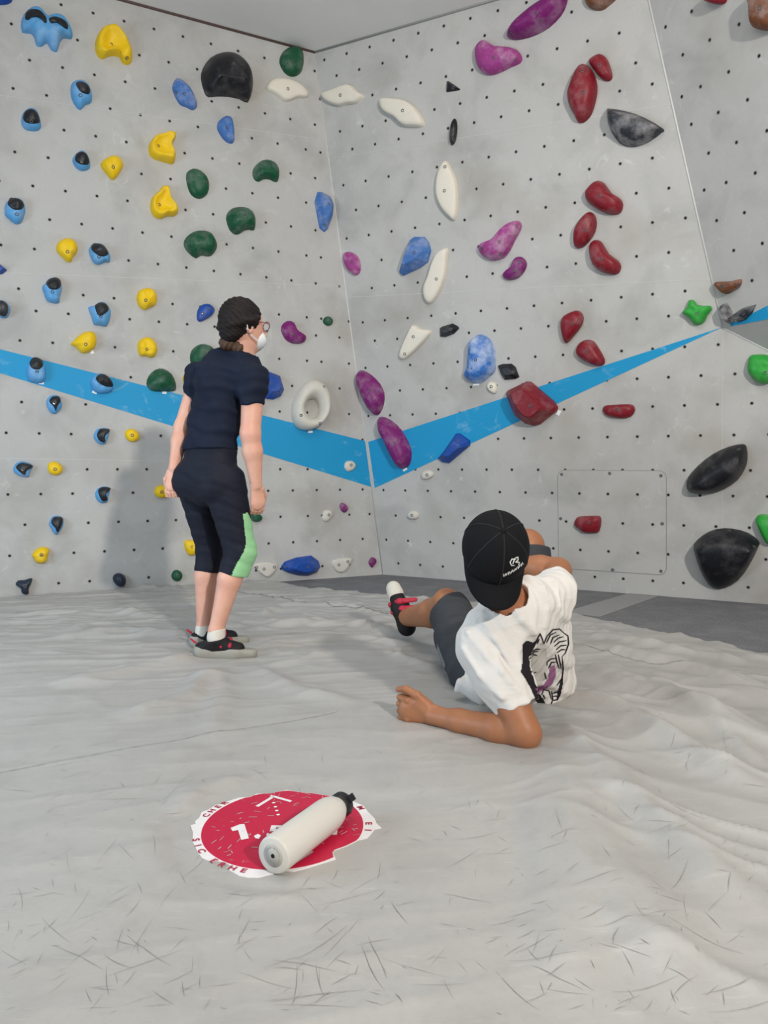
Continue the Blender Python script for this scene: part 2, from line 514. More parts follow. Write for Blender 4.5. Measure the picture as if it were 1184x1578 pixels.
slab('carpet_joint', [floor_at(x, y, cz) + Vector((0, 0, .003)) for x, y in ((868, 944), (982, 911), (1030, 914), (925, 951))], Vector((0, 0, -.002)), M['carpet_light'], carpet)

# scuffs on the vinyl: countless short rub marks
def scuffs(n, region, parent, name, zoff=.0012):
    V, Fq = [], []
    for k in range(n):
        px = random.uniform(region[0], region[2]); py = region[1] + (region[3] - region[1]) * random.random() ** .8
        p = floor_at(px, py)
        L = random.uniform(.01, .14) * (0.4 if random.random() < .5 else 1); a = random.gauss(0.9, .9) if random.random() < .7 else random.uniform(0, 3.1)
        w = random.uniform(.0002, .00065)
        bend = random.uniform(-.4, .4)
        b = len(V)
        x, y = p.x, p.y
        for i in range(5):
            dx, dy = math.cos(a), math.sin(a)
            ww = w * (1 - abs(i - 2) / 2.6)
            for sgn in (-1, 1):
                qx, qy = x - dy * ww * sgn, y + dx * ww * sgn
                V.append((qx, qy, 0))
            x += dx * L / 4; y += dy * L / 4; a += bend / 4
        for i in range(4):
            Fq.append((b + 2 * i, b + 2 * i + 1, b + 2 * i + 3, b + 2 * i + 2))
    V = np.array(V)
    V[:, 2] = mat_height(V[None, :, 0], V[None, :, 1])[0] + zoff
    o = np_obj(name, V, Fq, M['scuff'], parent, False)
    o['kind'] = 'stuff'
    return o
scuffs(520, (0, 1080, 1184, 1570), floor, 'scuff_marks')
def seam_line(pts, w, name):
    P = [Vector(q) for q in fl(pts)]
    dense = []
    for i in range(len(P) - 1):
        n = max(2, int((P[i + 1] - P[i]).length / .012))
        for k in range(n): dense.append(P[i].lerp(P[i + 1], k / n))
    dense.append(P[-1])
    V, Fq = [], []
    for i, p in enumerate(dense):
        d = (dense[min(i + 1, len(dense) - 1)] - dense[max(i - 1, 0)]).normalized()
        ww = w * (.6 + .4 * math.sin(i * 1.7) * math.sin(i * .31))
        for sg in (-1, 1): V.append((p.x - d.y * ww * sg, p.y + d.x * ww * sg, 0))
        if i: Fq.append((2 * i - 2, 2 * i - 1, 2 * i + 1, 2 * i))
    V = np.array(V); V[:, 2] = mat_height(V[None, :, 0], V[None, :, 1])[0] + .002
    return np_obj(name, V, Fq, M['scuff'], floor, False)
seam_line([(-40, 1197), (130, 1168), (330, 1136), (520, 1101)], .0016, 'mat_seam')
seam_line([(300, 915), (360, 915), (420, 921), (480, 935), (560, 943), (640, 955)], .006, 'mat_seam')
seam_line([(884, 1000), (1000, 1030), (1184, 1052), (1260, 1066)], .0018, 'mat_seam')
# ---------------------------------------------------------------- climbing holds
def hold_mat(name, col, chalk=0.25, rough=0.5, grain=0.12, dust=(0.80, 0.76, 0.76, 1)):
    t = NT(name)
    inf = t.n('ShaderNodeObjectInfo')
    add = t.n('ShaderNodeVectorMath', operation='ADD')
    t.l(t.coord(), add.inputs[0]); t.l(inf.outputs['Location'], add.inputs[1])
    v = add.outputs[0]
    a = t.noise(9, 4, .6, vec=v); b = t.noise(60, 4, .7, vec=v)
    c = t.mix(b, tuple(x * (1 - grain) for x in col[:3]) + (1,), tuple(min(1, x * (1 + grain)) for x in col[:3]) + (1,))
    if chalk > 0:
        c = t.mix(t.ramp(a, [(0.50 - .12 * chalk, K0), (0.85, G(min(1, chalk * 1.3)))]), c, dust)
        c = t.mix(t.ramp(b, [(0.55, K0), (0.9, G(chalk * .5))]), c, dust)
    t.bump(t.noise(150, 2, .6, vec=v), 0.12, 0.003)
    return t.out(c, rough, 0.35)
HM = {
 'yellow': hold_mat('yellow_resin', srgb(236, 196, 10), .06, .5, .10),
 'sky': hold_mat('light_blue_resin', srgb(88, 158, 212), .22, .5, .10),
 'pad': hold_mat('black_pad', srgb(28, 30, 36), .06, .45, .10),
 'navy': hold_mat('navy_resin', srgb(32, 44, 62), .08, .45),
 'black': hold_mat('black_resin', srgb(21, 22, 28), .08, .42, .2),
 'charcoal': hold_mat('chalked_black_resin', srgb(46, 50, 58), .5, .5, .2),
 'green': hold_mat('green_resin', srgb(8, 78, 50), .15, .45),
 'lime': hold_mat('light_green_resin', srgb(44, 160, 58), .14, .5),
 'blue': hold_mat('blue_resin', srgb(16, 70, 156), .10, .45),
 'denim': hold_mat('chalked_blue_resin', srgb(66, 112, 178), .34, .5),
 'frost': hold_mat('chalk_white_blue_resin', srgb(50, 112, 190), .95, .5, .15, (0.78, 0.84, 0.92, 1)),
 'white': hold_mat('bone_white_resin', srgb(226, 219, 205), .10, .6, .07),
 'stone': hold_mat('grey_white_resin', srgb(206, 202, 192), .15, .65, .1),
 'red': hold_mat('wine_red_resin', srgb(126, 18, 34), .14, .45),
 'purple': hold_mat('purple_resin', srgb(118, 22, 104), .20, .45),
 'pink': hold_mat('pink_purple_resin', srgb(156, 58, 132), .42, .5),
 'brown': hold_mat('brown_resin', srgb(112, 66, 38), .25, .5),
}
M['bolt'] = plain('dark_bolt', (0.04, 0.04, 0.042, 1), 0.45, 0.5, 0.6)
M['boltshine'] = plain('bright_bolt', (0.62, 0.62, 0.62, 1), 0.3, 0.5, 0.9)
M['washer'] = plain('bolt_washer', (0.13, 0.13, 0.13, 1), 0.5, 0.4, 0.5)
M['tape'] = plain('white_tape', (0.85, 0.85, 0.84, 1), 0.6)

def bolt_mesh(name, m_in):
    seg = 12; prof = [(0.0115, -0.006), (0.0115, 0.0015), (0.0085, 0.0025), (0.0065, 0.001), (0.0062, -0.001)]
    v = []; f = []
    for r, z in prof:
        for i in range(seg):
            t = 2 * math.pi * i / seg; v.append((r * math.cos(t), r * math.sin(t), z))
    for k in range(len(prof) - 1):
        for i in range(seg):
            j = (i + 1) % seg; f.append((k * seg + i, k * seg + j, (k + 1) * seg + j, (k + 1) * seg + i))
    b = (len(prof) - 1) * seg
    f.append(tuple(b + i for i in range(seg)))
    me = bpy.data.meshes.new(name); me.from_pydata(v, [], f)
    me.materials.append(M['washer']); me.materials.append(m_in)
    for p in me.polygons:
        if len(p.vertices) > 4: p.material_index = 1
    me.update(); return me
bolt_dark = bolt_mesh('bolt', M['bolt']); bolt_bright = bolt_mesh('bolt', M['boltshine'])

CROPS = {1: (0, 0), 2: (250, 0), 3: (480, 0), 4: (700, 0), 5: (884, 0), 6: (0, 280), 7: (250, 280), 8: (480, 280), 9: (700, 280), 10: (884, 280), 11: (0, 550), 12: (0, 750), 13: (350, 540), 14: (600, 500), 15: (884, 560), 16: (350, 740), 17: (850, 720), 0: (0, 0)}
def cpx(c, p):
    z = 1.0 if c == 0 else (3.545 if c == 17 else 3.947)
    return (CROPS[c][0] + p[0] / z, CROPS[c][1] + p[1] / z)
def catmull(P, per):
    n = len(P); out = []
    for i in range(n):
        p0, p1, p2, p3 = P[i - 1], P[i], P[(i + 1) % n], P[(i + 2) % n]
        for k in range(per):
            t = k / per
            out.append(0.5 * ((2 * p1) + (p2 - p0) * t + (2 * p0 - 5 * p1 + 4 * p2 - p3) * t * t + (3 * p1 - p0 - 3 * p2 + p3) * t ** 3))
    return out
PROF = {
 'dome': [(0, 0), (.03, .26), (.08, .46), (.16, .64), (.28, .80), (.45, .92), (.65, .98), (.85, 1.0)],
 'flat': [(0, 0), (.03, .45), (.07, .72), (.14, .88), (.30, .95), (.55, .99), (.8, 1.0)],
 'jug':  [(0, 0), (.03, .30), (.09, .62), (.17, .90), (.27, 1.0), (.42, .86), (.62, .66), (.85, .58)],
 'facet': [(0, 0), (.04, .22), (.48, .93), (.56, 1.0)],
 'slope': [(0, 0), (.03, .14), (.10, .30), (.25, .55), (.45, .80), (.70, .96), (.9, 1.0)],
}
def hold(c, wall, colour, kind, H, label, pts, bolts=(), pad=None, ridge=None, cat='climbing hold', lump=0.0, bright=False, hole=None, name='climbing_hold'):
    W = WALLS[wall]
    P = [Vector(W.uv(*cpx(c, p))) for p in pts]
    area2 = sum(P[i - 1].x * P[i].y - P[i].x * P[i - 1].y for i in range(len(P)))
    if area2 < 0: P.reverse()
    C_ = sum(P, Vector((0, 0))) / len(P)
    P = [p - C_ for p in P]
    sharp = kind == 'facet'
    O_ = catmull(P, 2 if len(P) > 9 else 3) if not sharp else [x for i in range(len(P)) for x in (P[i], (P[i] * .5 + P[(i + 1) % len(P)] * .5))]
    n = len(O_)
    if ridge:
        r0 = Vector(W.uv(*cpx(c, ridge[0]))) - C_; r1 = Vector(W.uv(*cpx(c, ridge[1]))) - C_
    elif bolts and kind in ('dome', 'jug', 'flat'):
        b0 = Vector(W.uv(*cpx(c, bolts[0]))) - C_
        r0 = r1 = b0 * 0.5
    else:
        r0 = r1 = Vector((0, 0))
    def near(p):
        d = r1 - r0
        if d.length < 1e-6: return r0
        return r0 + d * max(0, min(1, (p - r0).dot(d) / d.dot(d)))
    prof = PROF[kind]
    V, Fc = [], []
    seed = Vector((c * 3.1, pts[0][0] * .01, pts[0][1] * .01))
    for s, h in prof:
        for p in O_:
            q = p.lerp(near(p), s)
            hh = H * h
            if lump and s > 0:
                hh *= 1 + lump * 2.2 * (mnoise.noise(Vector((q.x * 22, q.y * 22, 0)) + seed)) * min(1, s * 6)
            V.append((q.x, q.y, hh))
    for k in range(len(prof) - 1):
        for i in range(n):
            j = (i + 1) % n
            Fc.append((k * n + i, k * n + j, (k + 1) * n + j, (k + 1) * n + i))
    b = (len(prof) - 1) * n
    V.append((((r0 + r1) / 2).x, ((r0 + r1) / 2).y, H * prof[-1][1]))
    for i in range(n):
        Fc.append((b + i, b + (i + 1) % n, len(V) - 1))
    bvh = BVHTree.FromPolygons([Vector(v) for v in V], Fc)
    o = mesh_obj(name, V, Fc, HM[colour], None, not sharp)
    o.matrix_world = W.frame(C_.x, C_.y)
    MI = W.frame(C_.x, C_.y).inverted(); co_ = MI @ CAMP
    def seen(p):
        d = MI.to_3x3() @ ray(*cpx(c, p))
        r = bvh.ray_cast(co_, d.normalized())
        return Vector((r[0].x, r[0].y)) if r[0] is not None else Vector(W.uv(*cpx(c, p))) - C_
    tag(o, label, cat, {'L': 'holds on the left wall', 'R': 'holds on the right wall', 'U': 'holds on the overhang'}[wall])
    def top(q):
        r = bvh.ray_cast(Vector((q.x, q.y, H * 3)), Vector((0, 0, -1)))
        return (r[0].z, r[1]) if r[0] is not None else (0.0, Vector((0, 0, 1)))
    pads = [] if not pad else (pad if isinstance(pad[0], list) else [pad])
    bvhs = []
    for pad in pads:
        PP = [seen(p) for p in pad]
        if sum(PP[i - 1].x * PP[i].y - PP[i].x * PP[i - 1].y for i in range(len(PP))) < 0: PP.reverse()
        QQ = catmull(PP, 3); m = len(QQ)
        cc = sum(QQ, Vector((0, 0))) / m
        pv, pf = [], []
        for s, dz in ((0, -.006), (.03, .003), (.12, .008), (.3, .012), (.6, .015), (.85, .015)):
            for q in QQ:
                p = q.lerp(cc, s)
                pv.append((p.x, p.y, max(top(p)[0], 0.35 * H if s > 0 else 0.0) + dz))
        for k in range(5):
            for i in range(m):
                j = (i + 1) % m
                pf.append((k * m + i, k * m + j, (k + 1) * m + j, (k + 1) * m + i))
        pv.append((cc.x, cc.y, top(cc)[0] + .015))
        for i in range(m): pf.append((5 * m + i, 5 * m + (i + 1) % m, len(pv) - 1))
        mesh_obj('grip_pad', pv, pf, HM['pad'], o, True)
        bvhs.append(BVHTree.FromPolygons([Vector(v) for v in pv], pf))
    for bp in bolts:
        q = seen(bp)
        z, nr = top(q)
        for bvh2 in bvhs:
            r = bvh2.ray_cast(Vector((q.x, q.y, H * 3)), Vector((0, 0, -1)))
            if r[0] is not None and r[0].z > z: z, nr = r[0].z, r[1]
        bo = bpy.data.objects.new('bolt', bolt_bright if bright else bolt_dark)
        link(bo, o)
        if nr.z < 0.3: nr = Vector((nr.x, nr.y, .3)).normalized()
        bo.rotation_euler = nr.to_track_quat('Z', 'Y').to_euler()
        bo.location = (q.x, q.y, z + .0005)
    return o

Y_, S_ = 'yellow', 'sky'
# --- left wall, upper rows
hold(0, 'L', 'blue', 'dome', .05, 'royal blue hold cut off by the top left corner of the picture', [(-12, -14), (8, -14), (19, 0), (14, 6), (4, 8), (-8, 6)])
hold(1, 'L', S_, 'dome', .09, 'wide light blue jug with two black humps, at the upper left', [(128, 130), (135, 200), (185, 205), (210, 235), (222, 280), (255, 285), (285, 265), (310, 305), (345, 318), (360, 275), (385, 235), (435, 240), (440, 195), (418, 150), (390, 112), (340, 93), (290, 110), (250, 62), (205, 50), (160, 75)], pad=[[(150, 112), (160, 72), (205, 54), (250, 66), (282, 105), (283, 140), (262, 130), (235, 106), (195, 108), (168, 124)], [(296, 112), (340, 100), (390, 120), (414, 150), (412, 178), (385, 165), (345, 138), (312, 142)]], ridge=((230, 160), (340, 190)), lump=.1)
hold(1, 'L', Y_, 'jug', .09, 'largest yellow hold, an arch shaped jug below the ceiling', [(578, 300), (583, 240), (610, 190), (650, 165), (705, 172), (750, 210), (785, 270), (805, 330), (800, 380), (775, 397), (745, 385), (725, 350), (690, 342), (650, 350), (625, 362), (595, 345)], [(677, 271), (773, 353)], lump=.12)
hold(1, 'L', S_, 'dome', .07, 'light blue hold with black pad, straight below the arch shaped yellow jug', [(428, 545), (440, 505), (490, 490), (540, 520), (562, 590), (550, 630), (520, 640), (490, 670), (460, 650), (435, 600)], [(489, 580)], pad=[(460, 507), (490, 494), (530, 512), (550, 545), (540, 575), (500, 565), (475, 540)])
hold(1, 'L', S_, 'dome', .07, 'round light blue hold with black top, second row below the wide two humped jug', [(128, 740), (140, 690), (185, 660), (225, 680), (245, 730), (250, 775), (225, 798), (170, 795), (140, 775)], [(190, 742)], pad=[(138, 720), (150, 680), (185, 662), (220, 676), (242, 720), (240, 750), (195, 755), (155, 745)], bright=True)
hold(1, 'L', S_, 'dome', .07, 'light blue hold with black top directly left of a diamond shaped yellow hold', [(440, 980), (455, 945), (495, 920), (530, 945), (548, 990), (545, 1025), (505, 1042), (465, 1025)], [(496, 987)], pad=[(455, 965), (465, 935), (500, 922), (530, 940), (545, 985), (530, 1005), (490, 1000), (462, 985)], bright=True)
hold(1, 'L', Y_, 'dome', .07, 'diamond shaped yellow hold pointing down, right of a blue and black hold', [(610, 1000), (645, 965), (695, 950), (735, 970), (750, 1010), (730, 1050), (705, 1085), (680, 1097), (655, 1070), (630, 1040)], [(689, 1016)], lump=.1)
hold(1, 'L', Y_, 'jug', .08, 'yellow jug with notch on its right side, upper one of the notched pair', [(902, 905), (910, 870), (945, 830), (1000, 815), (1035, 805), (1068, 815), (1065, 850), (1048, 875), (1050, 910), (1068, 950), (1060, 990), (1040, 1000), (990, 985), (940, 970), (910, 945)], [(962, 887)], lump=.12)
hold(2, 'L', 'denim', 'dome', .06, 'slanted dusty blue oval hold left of the big black dome', [(60, 535), (75, 490), (95, 480), (130, 500), (170, 545), (205, 610), (212, 650), (185, 672), (150, 655), (110, 640), (80, 595)], [(137, 570), (85, 563)], lump=.12)
hold(2, 'L', 'black', 'slope', .17, 'big black dome shaped volume hold high on the left wall', [(235, 480), (245, 420), (290, 355), (360, 322), (430, 322), (490, 360), (530, 420), (547, 490), (545, 560), (520, 625), (470, 605), (400, 590), (330, 588), (280, 592), (255, 560)], [(437, 387), (270, 565), (510, 608)], ridge=((320, 520), (470, 530)), bright=True)
hold(2, 'L', 'green', 'dome', .07, 'round dark green hold tucked under the ceiling by the corner', [(712, 380), (725, 330), (760, 295), (810, 288), (850, 315), (858, 370), (850, 430), (820, 462), (780, 467), (740, 440)], [(790, 377)], bright=True)
hold(2, 'L', 'white', 'flat', .05, 'bone white hold under the round green one, left of the corner', [(625, 540), (645, 505), (680, 485), (760, 488), (820, 510), (870, 550), (887, 585), (870, 600), (820, 598), (775, 618), (735, 618), (700, 590), (655, 565)], [(765, 540)])
hold(2, 'L', 'denim', 'dome', .06, 'dusty blue oval hold just below the big black dome', [(332, 770), (345, 735), (385, 708), (415, 715), (430, 750), (437, 820), (437, 860), (420, 875), (390, 865), (360, 835), (340, 800)], [(393, 775)], lump=.12)
hold(2, 'L', 'green', 'slope', .07, 'dark green arched hold, smallest and highest of the three notched below', [(548, 1050), (565, 1010), (610, 975), (660, 975), (700, 1005), (712, 1050), (705, 1100), (685, 1108), (650, 1092), (615, 1092), (585, 1107), (558, 1090)], [(653, 997), (575, 1062)], ridge=((600, 1060), (670, 1060)))
hold(2, 'L', 'green', 'dome', .06, 'upright dark green oval hold between the yellow jugs and green arches', [(145, 1090), (150, 1050), (185, 1027), (230, 1040), (270, 1080), (285, 1130), (275, 1180), (240, 1208), (210, 1208), (175, 1185), (155, 1140)], [(262, 1105)])
# --- left wall, middle rows
hold(6, 'L', S_, 'dome', .07, 'light blue hold with black pad near the left picture edge, above mid height', [(28, 180), (35, 130), (90, 98), (140, 120), (155, 170), (145, 220), (125, 255), (90, 258), (55, 230), (30, 205)], [(103, 198)], pad=[(45, 130), (60, 105), (95, 99), (135, 116), (148, 150), (125, 172), (85, 170), (55, 150)], bright=True, lump=.1)
hold(6, 'L', Y_, 'dome', .07, 'rounded yellow hold directly left of a blue and black hold', [(342, 420), (350, 375), (390, 347), (440, 352), (470, 390), (470, 430), (445, 460), (435, 488), (410, 490), (380, 462)], [(411, 426)], lump=.12)
hold(6, 'L', S_, 'dome', .07, 'light blue hold with black pad directly right of a rounded yellow hold', [(540, 430), (545, 400), (570, 378), (620, 380), (655, 420), (672, 460), (665, 492), (640, 490), (600, 507), (565, 490)], [(602, 456)], pad=[(552, 400), (565, 380), (600, 375), (640, 396), (662, 435), (640, 455), (600, 450), (565, 425)], lump=.08)
hold(6, 'L', 'blue', 'facet', .05, 'pointed royal blue hold at the left picture edge', [(-40, 512), (0, 503), (44, 538), (20, 560), (-10, 568), (-45, 555)])
hold(6, 'L', S_, 'dome', .07, 'light blue hold with black pad, left of three, below the rounded yellow hold', [(255, 640), (275, 620), (290, 595), (325, 585), (365, 605), (378, 650), (365, 700), (360, 738), (320, 740), (285, 725), (268, 685)], [(320, 671)], pad=[(278, 620), (295, 594), (335, 585), (368, 605), (370, 640), (340, 658), (300, 650)], lump=.1)
hold(6, 'L', S_, 'dome', .06, 'blue and black hold half cut off by the left picture edge', [(-20, 730), (5, 720), (45, 740), (65, 775), (50, 820), (25, 832), (-5, 820), (-25, 790)], [(12, 768)], pad=[(-15, 740), (10, 722), (45, 745), (52, 785), (35, 820), (0, 815), (-20, 780)])
hold(6, 'L', S_, 'dome', .07, 'light blue hold with black pad just above a yellow hold pointing left', [(535, 765), (570, 755), (600, 735), (640, 735), (675, 790), (665, 850), (645, 883), (605, 875), (570, 870), (555, 820)], [(613, 817)], pad=[(575, 755), (605, 734), (645, 742), (663, 770), (650, 795), (610, 818), (588, 800)], bright=True, lump=.1)
hold(6, 'L', Y_, 'dome', .07, 'round yellow hold, upper of two stacked left of the woman\'s head', [(830, 710), (845, 665), (890, 648), (935, 660), (955, 705), (945, 750), (905, 770), (880, 782), (845, 760)], [(887, 721)], lump=.14)
hold(6, 'L', Y_, 'dome', .07, 'yellow hold with a point to the left and a white tag', [(430, 990), (445, 970), (480, 935), (530, 910), (575, 920), (588, 965), (575, 1015), (530, 1043), (490, 1040), (465, 1012)], [(522, 989)], lump=.1)
hold(6, 'L', Y_, 'dome', .065, 'round yellow hold, lower of two stacked left of the woman\'s head', [(835, 1010), (845, 970), (890, 945), (935, 965), (957, 1015), (945, 1060), (920, 1072), (885, 1062), (850, 1058)], [(894, 1018)], lump=.14)
hold(6, 'L', Y_, 'jug', .08, 'yellow jug with a horn on top, lower one of the notched pair', [(912, 145), (925, 95), (965, 60), (985, 30), (1020, 30), (1035, 70), (1040, 110), (1080, 160), (1080, 195), (1055, 212), (1015, 212), (985, 227), (945, 220), (920, 190)], [(968, 140)], lump=.12)
hold(7, 'L', 'green', 'slope', .09, 'dark green arched hold, middle of the three notched below', [(388, 230), (400, 185), (440, 157), (500, 155), (545, 180), (567, 230), (560, 295), (530, 293), (500, 298), (475, 315), (445, 323), (410, 295)], [(505, 197), (440, 300)], ridge=((445, 250), (520, 245)))
hold(7, 'L', 'green', 'slope', .09, 'dark green arched hold, largest and lowest of the three notched below', [(130, 375), (145, 340), (190, 305), (250, 297), (300, 315), (330, 370), (330, 410), (300, 450), (270, 455), (235, 450), (205, 467), (165, 440), (140, 410)], [(260, 338)], ridge=((190, 390), (280, 390)))
hold(7, 'L', 'blue', 'dome', .05, 'small blue drop shaped hold just left of the woman\'s head', [(210, 815), (218, 775), (245, 748), (285, 745), (318, 775), (310, 805), (280, 830), (235, 852), (215, 845)], [(285, 773), (249, 803)], bright=True)
hold(7, 'L', 'purple', 'dome', .06, 'purple bean shaped hold right of the woman\'s face', [(722, 905), (730, 870), (760, 847), (795, 855), (815, 900), (850, 925), (875, 945), (865, 975), (825, 988), (780, 980), (745, 955)], [(800, 927)], bright=True)
hold(7, 'L', 'green', 'dome', .035, 'tiny round green hold left of the wall corner', [(977, 847), (990, 825), (1015, 820), (1037, 845), (1030, 870), (1005, 877), (985, 865)], [(1018, 842)])
hold(7, 'L', 'green', 'dome', .07, 'dark green hold half hidden by the woman\'s left shoulder', [(168, 1070), (180, 1025), (215, 995), (255, 988), (300, 1005), (330, 1045), (320, 1090), (280, 1120), (220, 1130), (180, 1115)], [(265, 1040)], bright=True)
hold(7, 'L', 'denim', 'facet', .08, 'faceted dusty blue hold left of the corner, above the purple bean', [(925, 125), (945, 62), (965, 62), (1020, 90), (1042, 140), (1035, 210), (1005, 290), (985, 307), (957, 285), (945, 225)], [(1015, 137), (990, 263)])
# --- left wall, blue stripe and below
hold(11, 'L', S_, 'dome', .07, 'chalky blue and black hold on the blue stripe, nearer the left edge', [(160, 80), (175, 40), (215, 5), (258, 30), (280, 80), (270, 150), (225, 160), (175, 140)], [(225, 93)], pad=[(178, 40), (195, 10), (225, 5), (258, 26), (262, 55), (235, 78), (195, 70)], bright=True, lump=.1)
hold(11, 'L', S_, 'dome', .07, 'chalky blue and black hold on the blue stripe, left of the green hold', [(548, 145), (580, 110), (620, 100), (665, 125), (690, 170), (680, 210), (620, 225), (565, 205)], pad=[(583, 125), (605, 105), (645, 110), (680, 145), (688, 180), (650, 182), (610, 165), (588, 145)], lump=.1)
hold(11, 'L', 'green', 'slope', .08, 'dark green half round hold on the blue stripe', [(890, 165), (905, 115), (945, 78), (995, 72), (1045, 105), (1070, 160), (1068, 205), (1020, 212), (960, 212), (915, 205)], [(998, 122)])
foot = [
 ('small black and blue foothold just under the blue stripe', [(280, 280), (300, 240), (345, 232), (372, 265), (375, 310), (335, 348), (300, 330)], [(298, 270), (320, 240), (360, 242), (370, 270), (350, 300), (340, 330), (325, 300)], (330, 283), True),
 ('small black and blue foothold directly left of a small yellow foothold', [(568, 480), (590, 440), (640, 432), (668, 450), (655, 500), (640, 530), (605, 530), (580, 510)], [(590, 465), (610, 437), (660, 437), (667, 455), (640, 480), (640, 520), (610, 515), (592, 490)], (622, 473), True),
 ('small black and blue foothold furthest left, left of a round yellow foothold', [(80, 685), (100, 645), (145, 635), (200, 660), (185, 700), (175, 730), (130, 728), (95, 710)], [(95, 670), (130, 642), (195, 657), (195, 675), (165, 690), (150, 720), (120, 700)], (138, 685), True),
 ('small black and blue foothold left of the woman\'s shadow', [(578, 835), (595, 800), (635, 788), (672, 800), (660, 850), (655, 880), (620, 890), (590, 870)], [(595, 810), (625, 789), (672, 797), (665, 815), (645, 835), (655, 870), (625, 880), (605, 850)], (630, 832), False),
 ('small black and blue foothold above the lowest left yellow foothold', [(297, 1015), (315, 975), (355, 965), (385, 985), (383, 1030), (350, 1080), (325, 1070), (310, 1040)], [(310, 1010), (325, 974), (370, 972), (384, 990), (375, 1030), (350, 1070), (335, 1040)], (345, 1018), False)]
for lb, pts, pad, b, br in foot:
    hold(11, 'L', S_, 'dome', .045, lb, pts, [b], pad=pad, bright=br)
hold(11, 'L', Y_, 'dome', .04, 'small oval yellow foothold under the blue stripe, left of the woman\'s arm', [(758, 470), (775, 442), (815, 440), (845, 470), (845, 500), (810, 518), (775, 505)], [(805, 476)])
hold(11, 'L', Y_, 'dome', .04, 'small round yellow foothold right of the furthest left black foothold', [(290, 680), (300, 645), (340, 638), (378, 665), (378, 700), (345, 720), (305, 710)], [(335, 683)])
hold(12, 'L', Y_, 'dome', .055, 'lowest left yellow foothold, close above the mat', [(195, 415), (215, 385), (260, 365), (300, 380), (295, 410), (285, 450), (260, 467), (220, 460), (205, 435)], [(252, 414)], lump=.1)
hold(12, 'L', 'navy', 'dome', .05, 'dark triangular foothold just above the mat at the far left', [(95, 595), (110, 570), (150, 567), (195, 555), (190, 590), (175, 620), (175, 650), (150, 655), (130, 640), (125, 615)], [(152, 604)], bright=True)
hold(12, 'L', 'navy', 'dome', .05, 'round navy foothold just above the mat in the woman\'s shadow', [(685, 560), (695, 535), (725, 525), (755, 540), (767, 570), (755, 600), (725, 608), (700, 590)], [(727, 566)], lump=.1)
hold(11, 'L', Y_, 'dome', .045, 'yellow hold behind the fingers of the woman\'s left hand', [(938, 815), (960, 785), (1000, 780), (1030, 800), (1025, 845), (985, 858), (950, 845)], [(985, 822)])
hold(12, 'L', Y_, 'dome', .055, 'yellow hold beside the woman\'s left knee', [(1120, 335), (1150, 325), (1200, 325), (1225, 335), (1205, 380), (1180, 415), (1150, 415), (1128, 385)], [(1168, 367)], lump=.1)
hold(12, 'L', 'green', 'dome', .035, 'small round green foothold above the mat left of the woman\'s calves', [(1042, 540), (1055, 513), (1078, 506), (1102, 520), (1110, 545), (1095, 570), (1070, 575), (1050, 562)], [(1080, 542)], bright=True)
hold(11, 'L', Y_, 'dome', .04, 'sliver of a yellow hold at the woman\'s left sleeve', [(1110, 130), (1120, 110), (1145, 105), (1160, 135), (1140, 160), (1115, 150)])
hold(13, 'L', 'blue', 'facet', .09, 'faceted blue hold behind the woman\'s right sleeve', [(215, 120), (265, 133), (320, 155), (345, 240), (325, 280), (280, 300), (235, 295), (205, 220)], [(270, 203)])
hold(13, 'L', 'stone', 'dome', .025, 'small white knob foothold on the blue stripe left of the corner', [(712, 700), (725, 675), (760, 672), (783, 695), (770, 725), (735, 737), (717, 722)], [(755, 697)])
hold(13, 'L', 'purple', 'dome', .03, 'tiny purple foothold below the blue stripe left of the corner', [(683, 940), (700, 925), (725, 940), (735, 965), (715, 987), (692, 972)])
hold(13, 'L', 'stone', 'dome', .025, 'small white knob foothold lower left of the tiny purple one', [(580, 1000), (590, 975), (630, 972), (640, 1000), (620, 1030), (597, 1043), (577, 1025)], [(620, 1000)])
hold(16, 'L', 'green', 'dome', .04, 'green hold peeping out under the woman\'s right hand', [(140, 205), (175, 195), (212, 220), (207, 245), (175, 254), (148, 242)])
hold(16, 'L', 'stone', 'flat', .02, 'flat pale foothold at the mat, left of the blue faceted one', [(165, 512), (240, 497), (305, 515), (290, 555), (250, 590), (215, 575), (180, 545)], [(225, 540), (180, 530), (288, 528)])
hold(16, 'L', 'blue', 'facet', .10, 'long faceted blue foothold at the mat by the corner', [(328, 525), (350, 495), (420, 470), (510, 457), (555, 490), (567, 525), (545, 560), (490, 580), (430, 578), (370, 562), (335, 545)], [(355, 525), (495, 530)])
hold(16, 'L', 'stone', 'flat', .02, 'flat pale foothold at the mat, right of the blue faceted one', [(640, 488), (755, 473), (748, 505), (725, 545), (690, 562), (655, 545)], [(680, 515), (735, 495)])
hold(16, 'L', 'purple', 'dome', .03, 'tiny purple drop shaped foothold at the foot of the corner', [(862, 490), (880, 468), (903, 478), (907, 500), (890, 520), (880, 532), (865, 515)], [(886, 492)])
